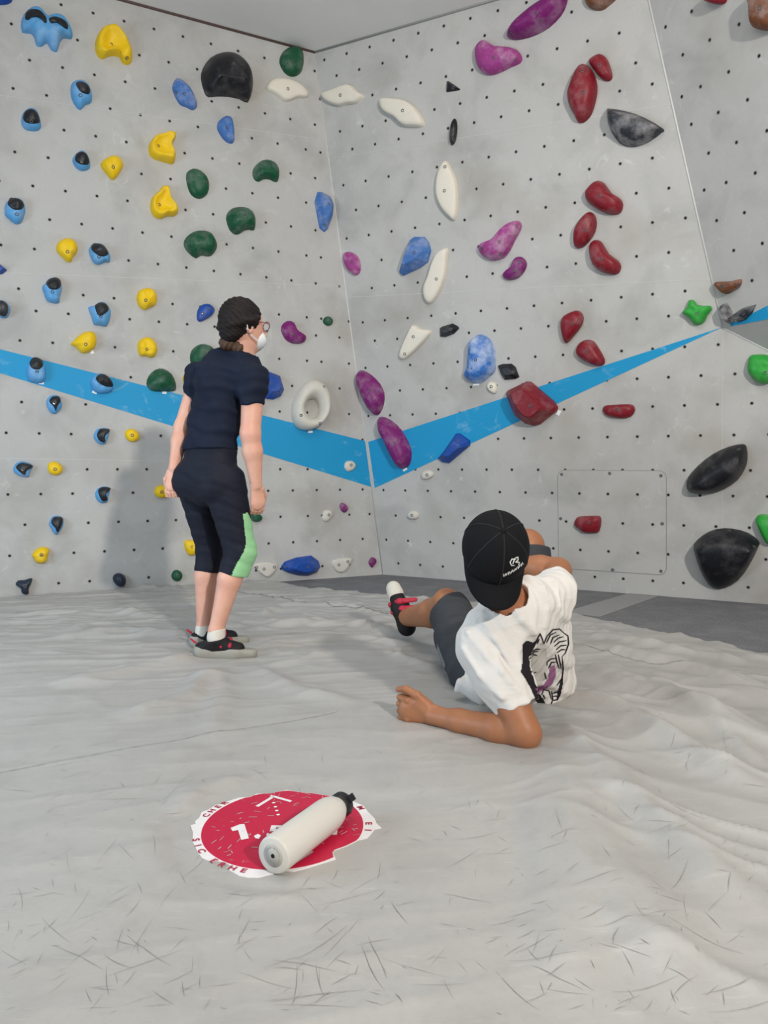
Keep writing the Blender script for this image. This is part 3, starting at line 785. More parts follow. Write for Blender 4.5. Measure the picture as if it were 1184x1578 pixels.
# --- right wall
hold(3, 'R', 'white', 'flat', .055, 'bone white hold just right of the corner, below the ceiling', [(65, 580), (90, 567), (150, 545), (225, 518), (260, 530), (285, 558), (320, 580), (315, 600), (280, 630), (230, 635), (180, 647), (130, 635), (85, 610)], [(176, 579)])
hold(3, 'R', 'white', 'flat', .06, 'bone white hold slanting down right, second from the corner', [(420, 615), (440, 600), (500, 602), (570, 612), (620, 640), (660, 685), (688, 735), (685, 770), (640, 775), (575, 770), (540, 745), (510, 715), (460, 690), (430, 660)], [(555, 672)])
hold(0, 'R', 'white', 'flat', .05, 'tall pointed bone white hold, upper of the upright three', [(688.5, 247.5), (694, 255), (704, 276), (707, 300), (706, 328), (702, 340), (697, 338), (685, 326), (676, 308), (673.5, 288), (677, 265), (683, 252)], [(685, 294), (686, 257)])
hold(8, 'R', 'white', 'flat', .05, 'tall bone white hold right of the faceted blue one', [(800, 410), (833, 405), (832, 470), (825, 560), (800, 640), (770, 700), (735, 742), (705, 735), (688, 690), (690, 640), (715, 580), (735, 510), (765, 440)], [(760, 592)])
hold(8, 'R', 'white', 'flat', .045, 'bone white fin shaped hold left of the small black wedge', [(625, 868), (665, 895), (730, 905), (715, 945), (680, 985), (630, 1035), (575, 1080), (545, 1078), (540, 1050), (560, 995), (590, 930)], [(620, 943), (568, 1048)])
hold(8, 'R', 'pink', 'dome', .05, 'small pink oval hold right beside the corner', [(197, 450), (210, 428), (245, 430), (285, 455), (303, 510), (295, 555), (270, 572), (240, 550), (215, 520), (203, 485)], [(247, 487)])
hold(8, 'R', 'denim', 'facet', .10, 'large faceted dusty blue hold left of the tall white one', [(538, 555), (550, 515), (575, 440), (605, 355), (630, 335), (690, 335), (718, 370), (730, 420), (712, 490), (665, 525), (600, 555), (560, 573)], [(625, 432)])
hold(8, 'R', 'black', 'facet', .05, 'small black wedge hold left above the chalk white blue hold', [(783, 890), (800, 880), (860, 862), (895, 880), (900, 893), (870, 925), (820, 945), (785, 943)], [(848, 897)])
hold(14, 'R', 'frost', 'slope', .11, 'big blue hold white with chalk in the middle of the right wall', [(480, 150), (490, 105), (530, 68), (570, 62), (615, 90), (645, 150), (652, 220), (645, 285), (610, 320), (560, 358), (500, 352), (455, 310), (460, 285), (475, 230)], [(525, 216)], ridge=((550, 130), (550, 270)))
hold(14, 'R', 'black', 'facet', .05, 'small black diamond hold above the red volume', [(662, 250), (690, 240), (745, 238), (770, 258), (793, 320), (770, 332), (705, 338), (680, 300)], [(755, 290)])
hold(14, 'R', 'white', 'dome', .03, 'small white foothold under the chalk white blue hold', [(597, 370), (615, 348), (645, 355), (660, 385), (650, 420), (625, 415), (603, 395)], [(620, 378)])
hold(14, 'R', 'red', 'facet', .17, 'big wine red faceted volume sitting on the blue stripe', [(715, 420), (725, 400), (840, 345), (865, 348), (1005, 465), (1028, 500), (1025, 525), (920, 608), (880, 618), (835, 605), (770, 555), (745, 500)], [(857, 495)], ridge=((850, 430), (900, 500)))
hold(14, 'R', 'blue', 'facet', .08, 'royal blue faceted hold on the lower edge of the blue stripe', [(297, 815), (340, 765), (410, 662), (430, 660), (495, 705), (495, 735), (430, 790), (365, 845), (325, 838)], [(330, 805), (420, 705)])
hold(14, 'R', 'stone', 'dome', .03, 'small white knob under the royal blue hold right of the corner', [(195, 920), (205, 895), (240, 885), (270, 900), (268, 925), (235, 943), (205, 940)], [(230, 915)])
hold(14, 'R', 'stone', 'dome', .03, 'small white knob left of the man\'s cap', [(112, 1160), (125, 1138), (160, 1133), (183, 1155), (175, 1180), (140, 1185), (118, 1175)], [(137, 1160)])
hold(13, 'R', 'purple', 'slope', .10, 'purple oval hold on the corner, upper of two above one another', [(797, 135), (830, 122), (880, 150), (930, 200), (958, 260), (955, 330), (930, 385), (905, 395), (875, 370), (835, 310), (805, 220)], [(873, 245)], ridge=((840, 190), (910, 320)))
hold(13, 'R', 'purple', 'slope', .11, 'purple oval hold crossing the blue stripe, lower of two above one another', [(920, 420), (945, 402), (1000, 425), (1060, 480), (1105, 555), (1125, 620), (1115, 690), (1080, 720), (1040, 705), (1000, 640), (960, 550), (930, 490)], [(1020, 562)], ridge=((985, 490), (1070, 640)))
hold(4, 'R', 'purple', 'slope', .12, 'large purple pointed hold cut off by the top picture edge', [(322, 220), (345, 170), (400, 110), (470, 45), (540, 0), (600, -40), (690, -50), (685, 30), (650, 100), (580, 170), (500, 215), (420, 240), (360, 243)], [(500, 80), (347, 203), (525, 127)], ridge=((420, 180), (600, 60)))
hold(4, 'R', 'pink', 'dome', .09, 'pink purple hold with rounded left end, below the large purple one', [(130, 330), (140, 280), (180, 247), (220, 265), (260, 287), (330, 292), (385, 305), (415, 350), (405, 385), (350, 410), (280, 445), (220, 460), (170, 440), (140, 390)], [(240, 348), (377, 360)])
hold(4, 'R', 'brown', 'dome', .07, 'brown hold cut off by the top picture edge, left of the fold', [(795, 0), (810, -40), (900, -60), (985, -15), (985, 0), (940, 40), (900, 65), (850, 60), (815, 40)])
hold(4, 'R', 'red', 'dome', .06, 'small wine red hold touching the tall red one', [(820, 380), (835, 355), (885, 330), (925, 350), (950, 400), (965, 460), (955, 490), (925, 495), (890, 475), (855, 430)], [(883, 397)], bright=True)
hold(4, 'R', 'red', 'dome', .10, 'tall wine red hold, topmost of the big red ones', [(692, 590), (700, 540), (730, 460), (765, 400), (800, 393), (840, 425), (868, 490), (873, 560), (855, 650), (830, 710), (790, 747), (755, 745), (735, 705), (705, 650)], [(787, 562), (782, 430)])
hold(5, 'R', 'charcoal', 'slope', .13, 'black half moon sloper grey with chalk beside the fold', [(205, 670), (225, 662), (330, 680), (430, 715), (550, 785), (535, 810), (470, 860), (400, 890), (340, 895), (280, 870), (230, 800), (207, 730)], [(305, 857), (217, 705)], ridge=((270, 745), (460, 790)), bright=True)
hold(3, 'R', 'black', 'facet', .03, 'tiny black triangle hold left below the pink one', [(825, 495), (835, 493), (908, 543), (900, 550), (825, 562), (822, 555)], [(862, 535)])
hold(3, 'R', 'black', 'dome', .04, 'slim black upright oval hold above the tall white one', [(873, 720), (887, 745), (888, 800), (878, 860), (858, 885), (847, 860), (848, 800), (858, 745)], [(865, 850)])
hold(9, 'R', 'pink', 'dome', .09, 'pale pink bean shaped hold in the upper middle of the right wall', [(150, 410), (165, 382), (225, 360), (265, 325), (300, 280), (350, 245), (395, 238), (413, 270), (400, 310), (370, 360), (345, 415), (305, 465), (245, 482), (195, 467), (165, 440)], [(275, 366), (380, 270), (283, 437), (168, 407)])
hold(9, 'R', 'purple', 'dome', .06, 'small dark purple bean below the pale pink one', [(298, 570), (315, 545), (350, 520), (370, 470), (395, 455), (425, 465), (445, 500), (430, 545), (395, 585), (350, 600), (310, 590)], [(365, 540), (403, 488)], bright=True)
hold(9, 'R', 'red', 'dome', .09, 'wine red kidney hold, upper of the cluster of three', [(797, 75), (815, 40), (850, 5), (885, -5), (920, 15), (960, 70), (1010, 100), (1030, 140), (1015, 190), (980, 203), (925, 195), (870, 165), (815, 125)], [(885, 85)])
hold(9, 'R', 'red', 'dome', .08, 'wine red oval hold, left of the cluster of three', [(728, 350), (735, 290), (770, 230), (810, 190), (840, 187), (865, 220), (867, 280), (845, 335), (800, 390), (765, 408), (735, 395)], [(797, 292)])
hold(9, 'R', 'red', 'dome', .09, 'wine red kidney hold, lower of the cluster of three', [(822, 420), (835, 370), (870, 353), (905, 375), (945, 440), (1000, 480), (1018, 520), (1000, 560), (960, 567), (900, 550), (845, 505)], [(893, 470)], bright=True)
hold(9, 'R', 'red', 'dome', .07, 'wine red hold tapering downwards, upper of two above the blue stripe', [(650, 860), (670, 815), (740, 783), (775, 795), (790, 830), (775, 880), (730, 940), (690, 982), (670, 970), (655, 920)], [(717, 862)])
hold(9, 'R', 'red', 'dome', .07, 'wine red hold touching the upper edge of the blue stripe', [(742, 1025), (765, 980), (810, 960), (850, 970), (880, 1010), (918, 1080), (910, 1115), (870, 1122), (800, 1095), (755, 1060)], [(807, 1033)])
hold(10, 'R', 'lime', 'dome', .07, 'light green star shaped jug near the tip of the blue stripe', [(662, 795), (690, 765), (705, 720), (735, 722), (755, 748), (800, 755), (835, 755), (843, 780), (815, 815), (800, 850), (770, 872), (735, 868), (710, 835), (685, 815)], [(750, 803)], lump=.12)
hold(10, 'R', 'lime', 'dome', .09, 'light green jug at the right picture edge under the overhang', [(1060, 1110), (1075, 1060), (1120, 1050), (1184, 1055), (1230, 1090), (1230, 1180), (1184, 1230), (1110, 1215), (1065, 1160)], [(1165, 1163)], lump=.1)
hold(15, 'R', 'red', 'dome', .05, 'flat wide wine red foothold below the blue stripe', [(178, 285), (190, 258), (240, 252), (345, 248), (372, 265), (375, 290), (350, 325), (300, 335), (235, 328), (195, 312)], [(268, 280)])
hold(15, 'R', 'red', 'dome', .06, 'wine red foothold on the wall hatch', [(5, 980), (20, 940), (50, 928), (140, 925), (165, 930), (172, 960), (160, 1020), (130, 1032), (70, 1030), (40, 1010)], [(95, 968)])
hold(15, 'R', 'black', 'slope', .15, 'large black leaf shaped volume at the right, above the triangular one', [(687, 740), (700, 690), (760, 620), (850, 550), (950, 505), (1030, 490), (1055, 510), (1060, 580), (1045, 640), (1000, 710), (920, 765), (840, 790), (750, 793), (700, 775)], [(1007, 523), (830, 592), (713, 747)], ridge=((800, 715), (1000, 600)), bright=True)
hold(17, 'R', 'black', 'slope', .17, 'large black rounded triangular volume close above the carpet', [(780, 420), (830, 370), (900, 338), (990, 335), (1080, 360), (1135, 405), (1130, 440), (1080, 540), (1020, 620), (950, 660), (900, 665), (860, 640), (815, 560), (785, 470)], [(972, 348), (1108, 433)], ridge=((840, 440), (1080, 440)), bright=True)
hold(15, 'R', 'lime', 'dome', .08, 'light green hold at the right picture edge beside the black volumes', [(1110, 950), (1130, 920), (1184, 920), (1240, 950), (1230, 1090), (1184, 1100), (1150, 1050), (1120, 985)])
# --- overhang
hold(5, 'U', 'red', 'dome', .07, 'wine red hold cut off by the top edge on the overhang', [(810, 0), (830, -40), (900, -45), (935, -10), (925, 20), (885, 30), (850, 20)])
hold(5, 'U', 'brown', 'dome', .09, 'brown hold in the top right corner of the picture', [(1100, 0), (1100, -40), (1250, -60), (1260, 150), (1210, 185), (1150, 185), (1110, 155)], [(1135, 48)], bright=True)
hold(10, 'U', 'brown', 'dome', .05, 'small brown hold above the chalky grey pair at the nose of the overhang', [(865, 615), (900, 608), (960, 605), (1025, 593), (1015, 640), (970, 670), (935, 683), (900, 660)], [(905, 637), (1000, 632)])
hold(10, 'U', 'charcoal', 'facet', .06, 'chalky grey fin hold at the nose of the overhang', [(903, 748), (935, 735), (970, 790), (985, 850), (962, 866), (930, 850), (908, 800)], [(945, 838)])
hold(10, 'U', 'charcoal', 'facet', .07, 'chalky black triangular hold beside the grey fin at the overhang', [(987, 800), (1040, 765), (1115, 745), (1090, 800), (1052, 840), (1012, 855), (990, 840)], [(1035, 800)])

# --- ring shaped hold
def ring_hold():
    c = 13; W = WL
    outer = [(388, 340), (405, 290), (440, 230), (490, 183), (545, 182), (595, 230), (615, 300), (612, 370), (580, 430), (530, 475), (470, 488), (415, 465), (390, 410)]
    inner = [(462, 355), (475, 315), (505, 297), (535, 305), (552, 345), (547, 390), (525, 412), (490, 402)]
    A = [Vector(W.uv(*cpx(c, p))) for p in outer]; B = [Vector(W.uv(*cpx(c, p))) for p in inner]
    cc = sum(B, Vector((0, 0))) / len(B)
    n = 48
    def resample(P):
        Q = catmull(P, 12); out = []
        angs = [math.atan2((q - cc).y, (q - cc).x) for q in Q]
        for k in range(n):
            a = -math.pi + 2 * math.pi * (k + .5) / n
            i = min(range(len(Q)), key=lambda i_: abs((angs[i_] - a + math.pi) % (2 * math.pi) - math.pi))
            out.append(Q[i] - cc)
        for _ in range(2): out = [(out[i - 1] + out[i] * 2 + out[(i + 1) % n]) / 4 for i in range(n)]
        return out
    O_, I_ = resample(A), resample(B)
    V, Fc = [], []
    prof = [(0, 0), (.0, .035), (.05, .065), (.16, .095), (.34, .115), (.52, .118), (.70, .105), (.86, .08), (.96, .045), (1, 0.0)]
    for s, h in prof:
        for k in range(n):
            q = O_[k].lerp(I_[k], s); V.append((q.x, q.y, h))
    for r in range(len(prof) - 1):
        for k in range(n):
            j = (k + 1) % n; Fc.append((r * n + k, r * n + j, (r + 1) * n + j, (r + 1) * n + k))
    o = mesh_obj('climbing_hold', V, Fc, HM['stone'], None, True)
    o.matrix_world = W.frame(cc.x, cc.y)
    tag(o, 'grey white ring shaped hold with a hole, right of the woman', 'climbing hold', 'holds on the left wall')
    bvh = BVHTree.FromPolygons([Vector(v) for v in V], Fc)
    for b in ((560, 228), (418, 400), (532, 447)):
        q = Vector(W.uv(*cpx(c, b))) - cc
        r = bvh.ray_cast(Vector((q.x, q.y, .4)), Vector((0, 0, -1)))
        bo = bpy.data.objects.new('bolt', bolt_dark); link(bo, o)
        bo.location = r[0]; bo.rotation_euler = r[1].to_track_quat('Z', 'Y').to_euler()
ring_hold()

# --- small white start tags stuck below holds
def tape(c, wall, p, w, h, ang, label):
    W = WALLS[wall]
    u, v = W.uv(*cpx(c, p))
    ca, sa = math.cos(ang), math.sin(ang)
    V = []
    for hh, k in ((0.0, 1.0), (0.003, 1.0), (0.004, .9)):
        for x, y in ((-w, -h), (w * .9, -h * 1.1), (w, h), (-w * .95, h * .9)):
            V.append((x * k * ca - y * k * sa, x * k * sa + y * k * ca, hh))
    F_ = [(0, 3, 2, 1)]
    for r in range(2):
        for i in range(4):
            j = (i + 1) % 4; F_.append((r * 4 + i, r * 4 + j, r * 4 + 4 + j, r * 4 + 4 + i))
    F_.append((8, 9, 10, 11))
    o = mesh_obj('start_tag', V, F_, M['tape'])
    o.matrix_world = W.frame(u, v)
    tag(o, label, 'tag', 'start tags')
tape(11, 'L', (252, 158), .016, .009, 0, 'white tag under the blue hold nearer the left edge of the stripe')
tape(11, 'L', (576, 214), .016, .010, -.3, 'white tag under the blue hold left of the green one on the stripe')
tape(11, 'L', (1000, 216), .016, .010, 0, 'white tag under the green half round hold on the blue stripe')
tape(6, 'L', (560, 1036), .013, .012, .4, 'white tag at the yellow hold pointing left')
tape(13, 'L', (507, 494), .019, .009, .1, 'white tag under the ring shaped hold')
tape(13, 'R', (1084, 724), .021, .009, .5, 'white tag under the purple hold crossing the blue stripe')
tape(14, 'R', (1031, 537), .014, .018, -.5, 'white tag at the right corner of the red volume')
tape(14, 'R', (530, 366), .026, .007, 0, 'white tag under the chalk white blue hold')
# ---------------------------------------------------------------- soft bodies: distance field + surface nets
def nv(a):
    a = np.asarray(a, float); return a / np.linalg.norm(a)
class Field:
    def __init__(s, lo, hi, h):
        s.lo = np.asarray(lo, float); s.h = h
        s.n = np.ceil((np.asarray(hi, float) - s.lo) / h).astype(int) + 1
        s.ax = [s.lo[i] + h * np.arange(s.n[i]) for i in range(3)]
        s.D = np.full(tuple(s.n), 0.08, np.float32)
    def box(s, lo, hi, pad):
        i0 = np.clip(np.floor((np.asarray(lo) - pad - s.lo) / s.h).astype(int), 0, s.n)
        i1 = np.clip(np.ceil((np.asarray(hi) + pad - s.lo) / s.h).astype(int) + 1, 0, s.n)
        sl = tuple(slice(a, b) for a, b in zip(i0, i1))
        X = s.ax[0][sl[0]][:, None, None]; Y = s.ax[1][sl[1]][None, :, None]; Z = s.ax[2][sl[2]][None, None, :]
        return sl, X, Y, Z
    def merge(s, sl, d, k, op):
        A = s.D[sl]
        if op == 'add':
            if k <= 0: s.D[sl] = np.minimum(A, d); return
            h = np.clip(0.5 + 0.5 * (A - d) / k, 0, 1)
            s.D[sl] = A * (1 - h) + d * h - k * h * (1 - h)
        else:
            d = -d
            if k <= 0: s.D[sl] = np.maximum(A, d); return
            h = np.clip(0.5 - 0.5 * (A - d) / k, 0, 1)
            s.D[sl] = A * (1 - h) + d * h + k * h * (1 - h)
    def cone(s, a, b, ra, rb, k=0.02, op='add', flat=None, side=None):
        """round cone a->b; flat<1 thins it across the direction square to side"""
        a = np.asarray(a, float); b = np.asarray(b, float); R = max(ra, rb)
        pad = 0.05 + k
        sl, X, Y, Z = s.box(np.minimum(a, b) - R, np.maximum(a, b) + R, pad)
        ab = b - a; L2 = max(1e-9, ab @ ab)
        px, py, pz = X - a[0], Y - a[1], Z - a[2]
        t = np.clip((px * ab[0] + py * ab[1] + pz * ab[2]) / L2, 0, 1)
        qx, qy, qz = px - t * ab[0], py - t * ab[1], pz - t * ab[2]
        r = ra + (rb - ra) * t
        if flat is None:
            d = np.sqrt(qx * qx + qy * qy + qz * qz) - r
        else:
            ax = nv(ab); sd = np.asarray(side, float); sd = nv(sd - ax * (sd @ ax)); th = np.cross(ax, sd)
            w = qx * th[0] + qy * th[1] + qz * th[2]
            q2 = qx * qx + qy * qy + qz * qz - w * w + (w / flat) ** 2
            d = (np.sqrt(np.maximum(q2, 0)) - r) * (0.5 + 0.5 * flat)
        s.merge(sl, d.astype(np.float32), k, op)
    def chain(s, pts, rs, k=0.02, **kw):
        for i in range(len(pts) - 1):
            s.cone(pts[i], pts[i + 1], rs[i], rs[i + 1], k, **kw)
    def ell(s, c, r, R=None, k=0.02, op='add'):
        """ellipsoid, R rows = its axes"""
        c = np.asarray(c, float); r = np.asarray(r, float)
        R = np.eye(3) if R is None else np.array([nv(x) for x in R])
        m = max(r)
        sl, X, Y, Z = s.box(c - m, c + m, 0.04 + k)
        px, py, pz = X - c[0], Y - c[1], Z - c[2]
        q = [px * R[i][0] + py * R[i][1] + pz * R[i][2] for i in range(3)]
        k0 = np.sqrt(sum((q[i] / r[i]) ** 2 for i in range(3)))
        k1 = np.sqrt(sum((q[i] / r[i] ** 2) ** 2 for i in range(3))) + 1e-9
        d = k0 * (k0 - 1) / k1
        s.merge(sl, d.astype(np.float32), k, op)
    def cut(s, p, n, lo=None, hi=None):
        """keep the side the normal points away from"""
        p = np.asarray(p, float); n = nv(n)
        if lo is None: sl, X, Y, Z = s.box(s.lo, s.lo + s.h * s.n, 0)
        else: sl, X, Y, Z = s.box(lo, hi, 0)
        d = (X - p[0]) * n[0] + (Y - p[1]) * n[1] + (Z - p[2]) * n[2]
        s.D[sl] = np.maximum(s.D[sl], d.astype(np.float32))
    def wrinkle(s, fn):
        sl, X, Y, Z = s.box(s.lo, s.lo + s.h * s.n, 0)
        s.D += fn(X, Y, Z).astype(np.float32)
    def mesh(s):
        D, h = s.D, s.h
        S = D < 0
        c = np.zeros(tuple(s.n - 1), np.int8)
        for i in (0, 1):
            for j in (0, 1):
                for k in (0, 1):
                    c += S[i:S.shape[0] - 1 + i, j:S.shape[1] - 1 + j, k:S.shape[2] - 1 + k]
        I, J, K = np.nonzero((c > 0) & (c < 8))
        idx = np.full(c.shape, -1, np.int32); idx[I, J, K] = np.arange(len(I))
        cor = [(i, j, k) for i in (0, 1) for j in (0, 1) for k in (0, 1)]
        val = [D[I + a, J + b, K + d] for a, b, d in cor]
        P = np.zeros((len(I), 3)); cnt = np.zeros(len(I))
        for m in range(8):
            for q in range(m + 1, 8):
                df = [cor[q][x] - cor[m][x] for x in range(3)]
                if sum(abs(x) for x in df) != 1: continue
                va, vb = val[m], val[q]
                msk = (va < 0) != (vb < 0)
                t = np.where(msk, va / np.where(msk, va - vb, 1), 0)
                for x in range(3):
                    P[:, x] += np.where(msk, cor[m][x] + t * df[x], 0)
                cnt += msk
        P = P / cnt[:, None]
        V = s.lo + h * (np.stack([I, J, K], 1) + P)
        Q = []
        for ax_ in range(3):
            A = [slice(None)] * 3; B = [slice(None)] * 3
            A[ax_] = slice(0, -1); B[ax_] = slice(1, None)
            a, b = S[tuple(A)], S[tuple(B)]
            o1, o2 = (ax_ + 1) % 3, (ax_ + 2) % 3
            e = np.stack(np.nonzero(a != b), 1)
            ok = (e[:, o1] > 0) & (e[:, o2] > 0) & (e[:, o1] < s.n[o1] - 1) & (e[:, o2] < s.n[o2] - 1)
            e = e[ok]
            ins = a[e[:, 0], e[:, 1], e[:, 2]]
            def cell(d1, d2):
                f = e.copy(); f[:, o1] -= d1; f[:, o2] -= d2
                return idx[f[:, 0], f[:, 1], f[:, 2]]
            q = np.stack([cell(1, 1), cell(0, 1), cell(0, 0), cell(1, 0)], 1)
            q[~ins] = q[~ins][:, ::-1]
            Q.append(q)
        Q = np.concatenate(Q)
        Q = Q[(Q >= 0).all(1)]
        return V, Q
    def obj(s, name, mat, parent=None, smooth_it=1):
        V, Q = s.mesh()
        for _ in range(smooth_it):
            acc = np.zeros_like(V); n = np.zeros(len(V))
            for a in range(4):
                for b in ((a + 1) % 4, (a + 3) % 4):
                    np.add.at(acc, Q[:, a], V[Q[:, b]]); np.add.at(n, Q[:, a], 1)
            V = V * .4 + .6 * acc / np.maximum(n, 1)[:, None]
        o = np_obj(name, V, Q, mat, parent, True)
        o['_n'] = 0; del o['_n']
        SURF[o.name] = (V, Q)
        return o
SURF = {}
A3 = lambda v: np.array(v, float)
def T(x, y, d): return np.array(at(x, y, d))
def bvh_of(o, base=None):
    V, Q = SURF[o.name]
    return BVHTree.FromPolygons([Vector(v) for v in V], [tuple(int(i) for i in q) for q in Q])
def shift(o, root):
    """hang a world-space mesh under its thing's empty"""
    o.parent = root
    o.matrix_parent_inverse = Matrix.Translation(-root.location)
def person_root(name, loc):
    e = bpy.data.objects.new(name, None); e.empty_display_size = .1
    COL.objects.link(e); e.location = loc
    return e

def skin_mat(name, col, red):
    t = NT(name)
    a = t.noise(14, 4); b = t.noise(90, 3)
    c = t.mix(t.ramp(a, [(.35, K0), (.75, G(.6))]), col, red)
    c = t.mix(t.ramp(b, [(.5, K0), (.8, G(.18))]), c, tuple(x * .7 for x in col[:3]) + (1,))
    t.b.inputs['Subsurface Weight'].default_value = 0.08
    t.b.inputs['Subsurface Radius'].default_value = (.02, .008, .005)
    t.bump(b, .1, .002)
    return t.out(c, .5, .35)
M['skin_w'] = skin_mat('fair_skin', srgb(222, 172, 150), srgb(212, 146, 128))
M['skin_m'] = skin_mat('tanned_skin', srgb(160, 108, 76), srgb(146, 90, 62))
def cloth(name, col, k=.12, scale=30, bump=.25, rough=.85):
    t = NT(name)
    a = t.noise(scale, 4, .6); w = t.noise(7, 4, .6, vec=t.mapping(scale=(1, 1, 2.2), rot=(.4, .2, .3)), dist=.8)
    c = t.mix(a, tuple(x * (1 - k) for x in col[:3]) + (1,), tuple(min(1, x * (1 + k)) for x in col[:3]) + (1,))
    t.bump(w, bump, .02)
    return t.out(c, rough, .2)
M['navy_shirt'] = cloth('navy_jersey', srgb(24, 31, 48), .15)
M['legging'] = cloth('dark_legging', srgb(26, 29, 42), .15, 60, .2, .7)
M['mint'] = cloth('mint_panel', srgb(150, 205, 152), .06, 60, .2, .7)
M['white_shirt'] = cloth('white_jersey', srgb(214, 210, 205), .02, 40, .25)
M['shorts'] = cloth('charcoal_shorts', srgb(60, 62, 66), .12, 40, .25)
M['grey_panel'] = cloth('grey_panel', srgb(120, 122, 122), .06)
M['cap'] = cloth('black_twill', srgb(17, 17, 20), .15, 120, .1)
M['capseam'] = plain('cap_seam', srgb(30, 30, 33), .9)
M['shoe_grey'] = plain('grey_rubber', srgb(150, 147, 138), .6, .4, grain=.1)
M['shoe_black'] = plain('black_shoe', srgb(26, 24, 27), .7, .3, grain=.2)
M['shoe_white'] = plain('white_rubber', srgb(205, 203, 192), .6, .4, grain=.08)
M['strap'] = plain('red_strap', srgb(176, 38, 62), .6, .4, grain=.15)
M['sock'] = plain('white_sock', srgb(214, 208, 198), .9, .2, grain=.05)
def hair_mat():
    t = NT('dark_brown_hair')
    a = t.noise(16, 5, .65, vec=t.mapping(scale=(1, 1, 7), rot=(.5, .35, 0)))
    c = t.mix(t.ramp(a, [(.35, K0), (.7, K1)]), srgb(12, 9, 10), srgb(36, 26, 24))
    t.bump(a, .6, .008)
    return t.out(c, .62, .25)
M['hair'] = hair_mat()
M['bunhair'] = (lambda t: (t.bump(t.noise(30, 4, .6, vec=t.mapping(scale=(1, 1, 5))), .6, .008), t.out(t.mix(t.noise(22, 4), srgb(48, 32, 24), srgb(104, 74, 50)), .5, .4))[1])(NT('brown_bun'))
M['mask'] = plain('white_mask', srgb(225, 230, 232), .9, .2)
M['frame'] = plain('spectacle_frame', srgb(140, 96, 104), .4, .5)
M['lens'] = (lambda t: (t.b.inputs['Transmission Weight'].__setattr__('default_value', .9), t.out((.85, .85, .9, 1), .05, .5))[1])(NT('spectacle_lens'))
M['ink'] = plain('black_print', srgb(34, 30, 34), .85, .2)
M['ink_purple'] = plain('plum_print', srgb(150, 96, 136), .85, .2, grain=.15, gscale=90)
M['ink_grey'] = plain('grey_print', srgb(190, 186, 180), .85, .2)
M['cap_print'] = plain('cap_print', srgb(225, 225, 222), .7, .3)

def fold_noise(freq, amp, seed, rot):
    """gentle cloth folds as a displacement of the field"""
    rot = np.array(rot, float)
    def fn(X, Y, Z):
        a = X * rot[0][0] + Y * rot[0][1] + Z * rot[0][2]
        b = X * rot[1][0] + Y * rot[1][1] + Z * rot[1][2]
        w = np.sin(b * 9 + seed) * .35 + np.sin(b * 21 + 2 * seed + X * 13) * .2
        s_ = np.sin(a * freq + w * 4 + seed) + .6 * np.sin(a * freq * 1.9 + w * 6 + 1.7 * seed)
        return amp * s_ * .6
    return fn

def ribbon(pts, width, bvh, name, mat, parent, off=.0018, closed=False):
    """stroke drawn on a garment: picture polyline laid onto its surface"""
    P = [Vector(p) for p in pts]
    dense = []
    for i in range(len(P) - 1):
        n = max(1, int((P[i + 1] - P[i]).length / 2.0))
        for k in range(n): dense.append(P[i].lerp(P[i + 1], k / n))
    dense.append(P[-1])
    V, F_ = [], []
    prev = None
    for i, p in enumerate(dense):
        d = (dense[min(i + 1, len(dense) - 1)] - dense[max(i - 1, 0)]).normalized()
        w = width * (0.35 + 0.65 * math.sin(math.pi * (i + .5) / len(dense)) ** .6) * .5
        row = []
        for sg in (-1, 1):
            q = Vector((p.x - d.y * w * sg, p.y + d.x * w * sg))
            r = ray(q.x, q.y).normalized()
            h = bvh.ray_cast(CAMP, r)
            if h[0] is None: row = None; break
            row.append(h[0] + (h[1] if h[1].dot(r) < 0 else -h[1]) * off)
        if row is None: prev = None; continue
        V += row
        if prev is not None and (V[-2] - V[prev]).length < .05:
            F_.append((prev, prev + 1, len(V) - 1, len(V) - 2))
        prev = len(V) - 2
    return V, F_
def inside(p, poly):
    x, y = p; c = False
    for i in range(len(poly)):
        x1, y1 = poly[i - 1]; x2, y2 = poly[i]
        if (y1 > y) != (y2 > y) and x < (x2 - x1) * (y - y1) / (y2 - y1) + x1: c = not c
    return c
def patch(poly, bvh, off=.0012, step=1.2):
    """filled print area laid onto a garment"""
    xs_ = [p[0] for p in poly]; ys_ = [p[1] for p in poly]
    x0, y0 = min(xs_), min(ys_)
    nx, ny = int((max(xs_) - x0) / step) + 2, int((max(ys_) - y0) / step) + 2
    cache = {}; V = []; F_ = []
    def vert(i, j):
        if (i, j) not in cache:
            r = ray(x0 + i * step, y0 + j * step).normalized()
            h = bvh.ray_cast(CAMP, r)
            if h[0] is None: cache[(i, j)] = None
            else:
                V.append(h[0] + (h[1] if h[1].dot(r) < 0 else -h[1]) * off); cache[(i, j)] = len(V) - 1
        return cache[(i, j)]
    for i in range(nx):
        for j in range(ny):
            if inside((x0 + (i + .5) * step, y0 + (j + .5) * step), poly):
                q = [vert(i, j), vert(i + 1, j), vert(i + 1, j + 1), vert(i, j + 1)]
                if None not in q: F_.append(q)
    return V, F_
def joined(name, parts, mat, parent):
    V, F_ = [], []
    for v, f in parts:
        b = len(V); V += v; F_ += [[i + b for i in q] for q in f]
    if not F_: return None
    o = mesh_obj(name, V, F_, mat, None, True)
    shift(o, parent)
    return o

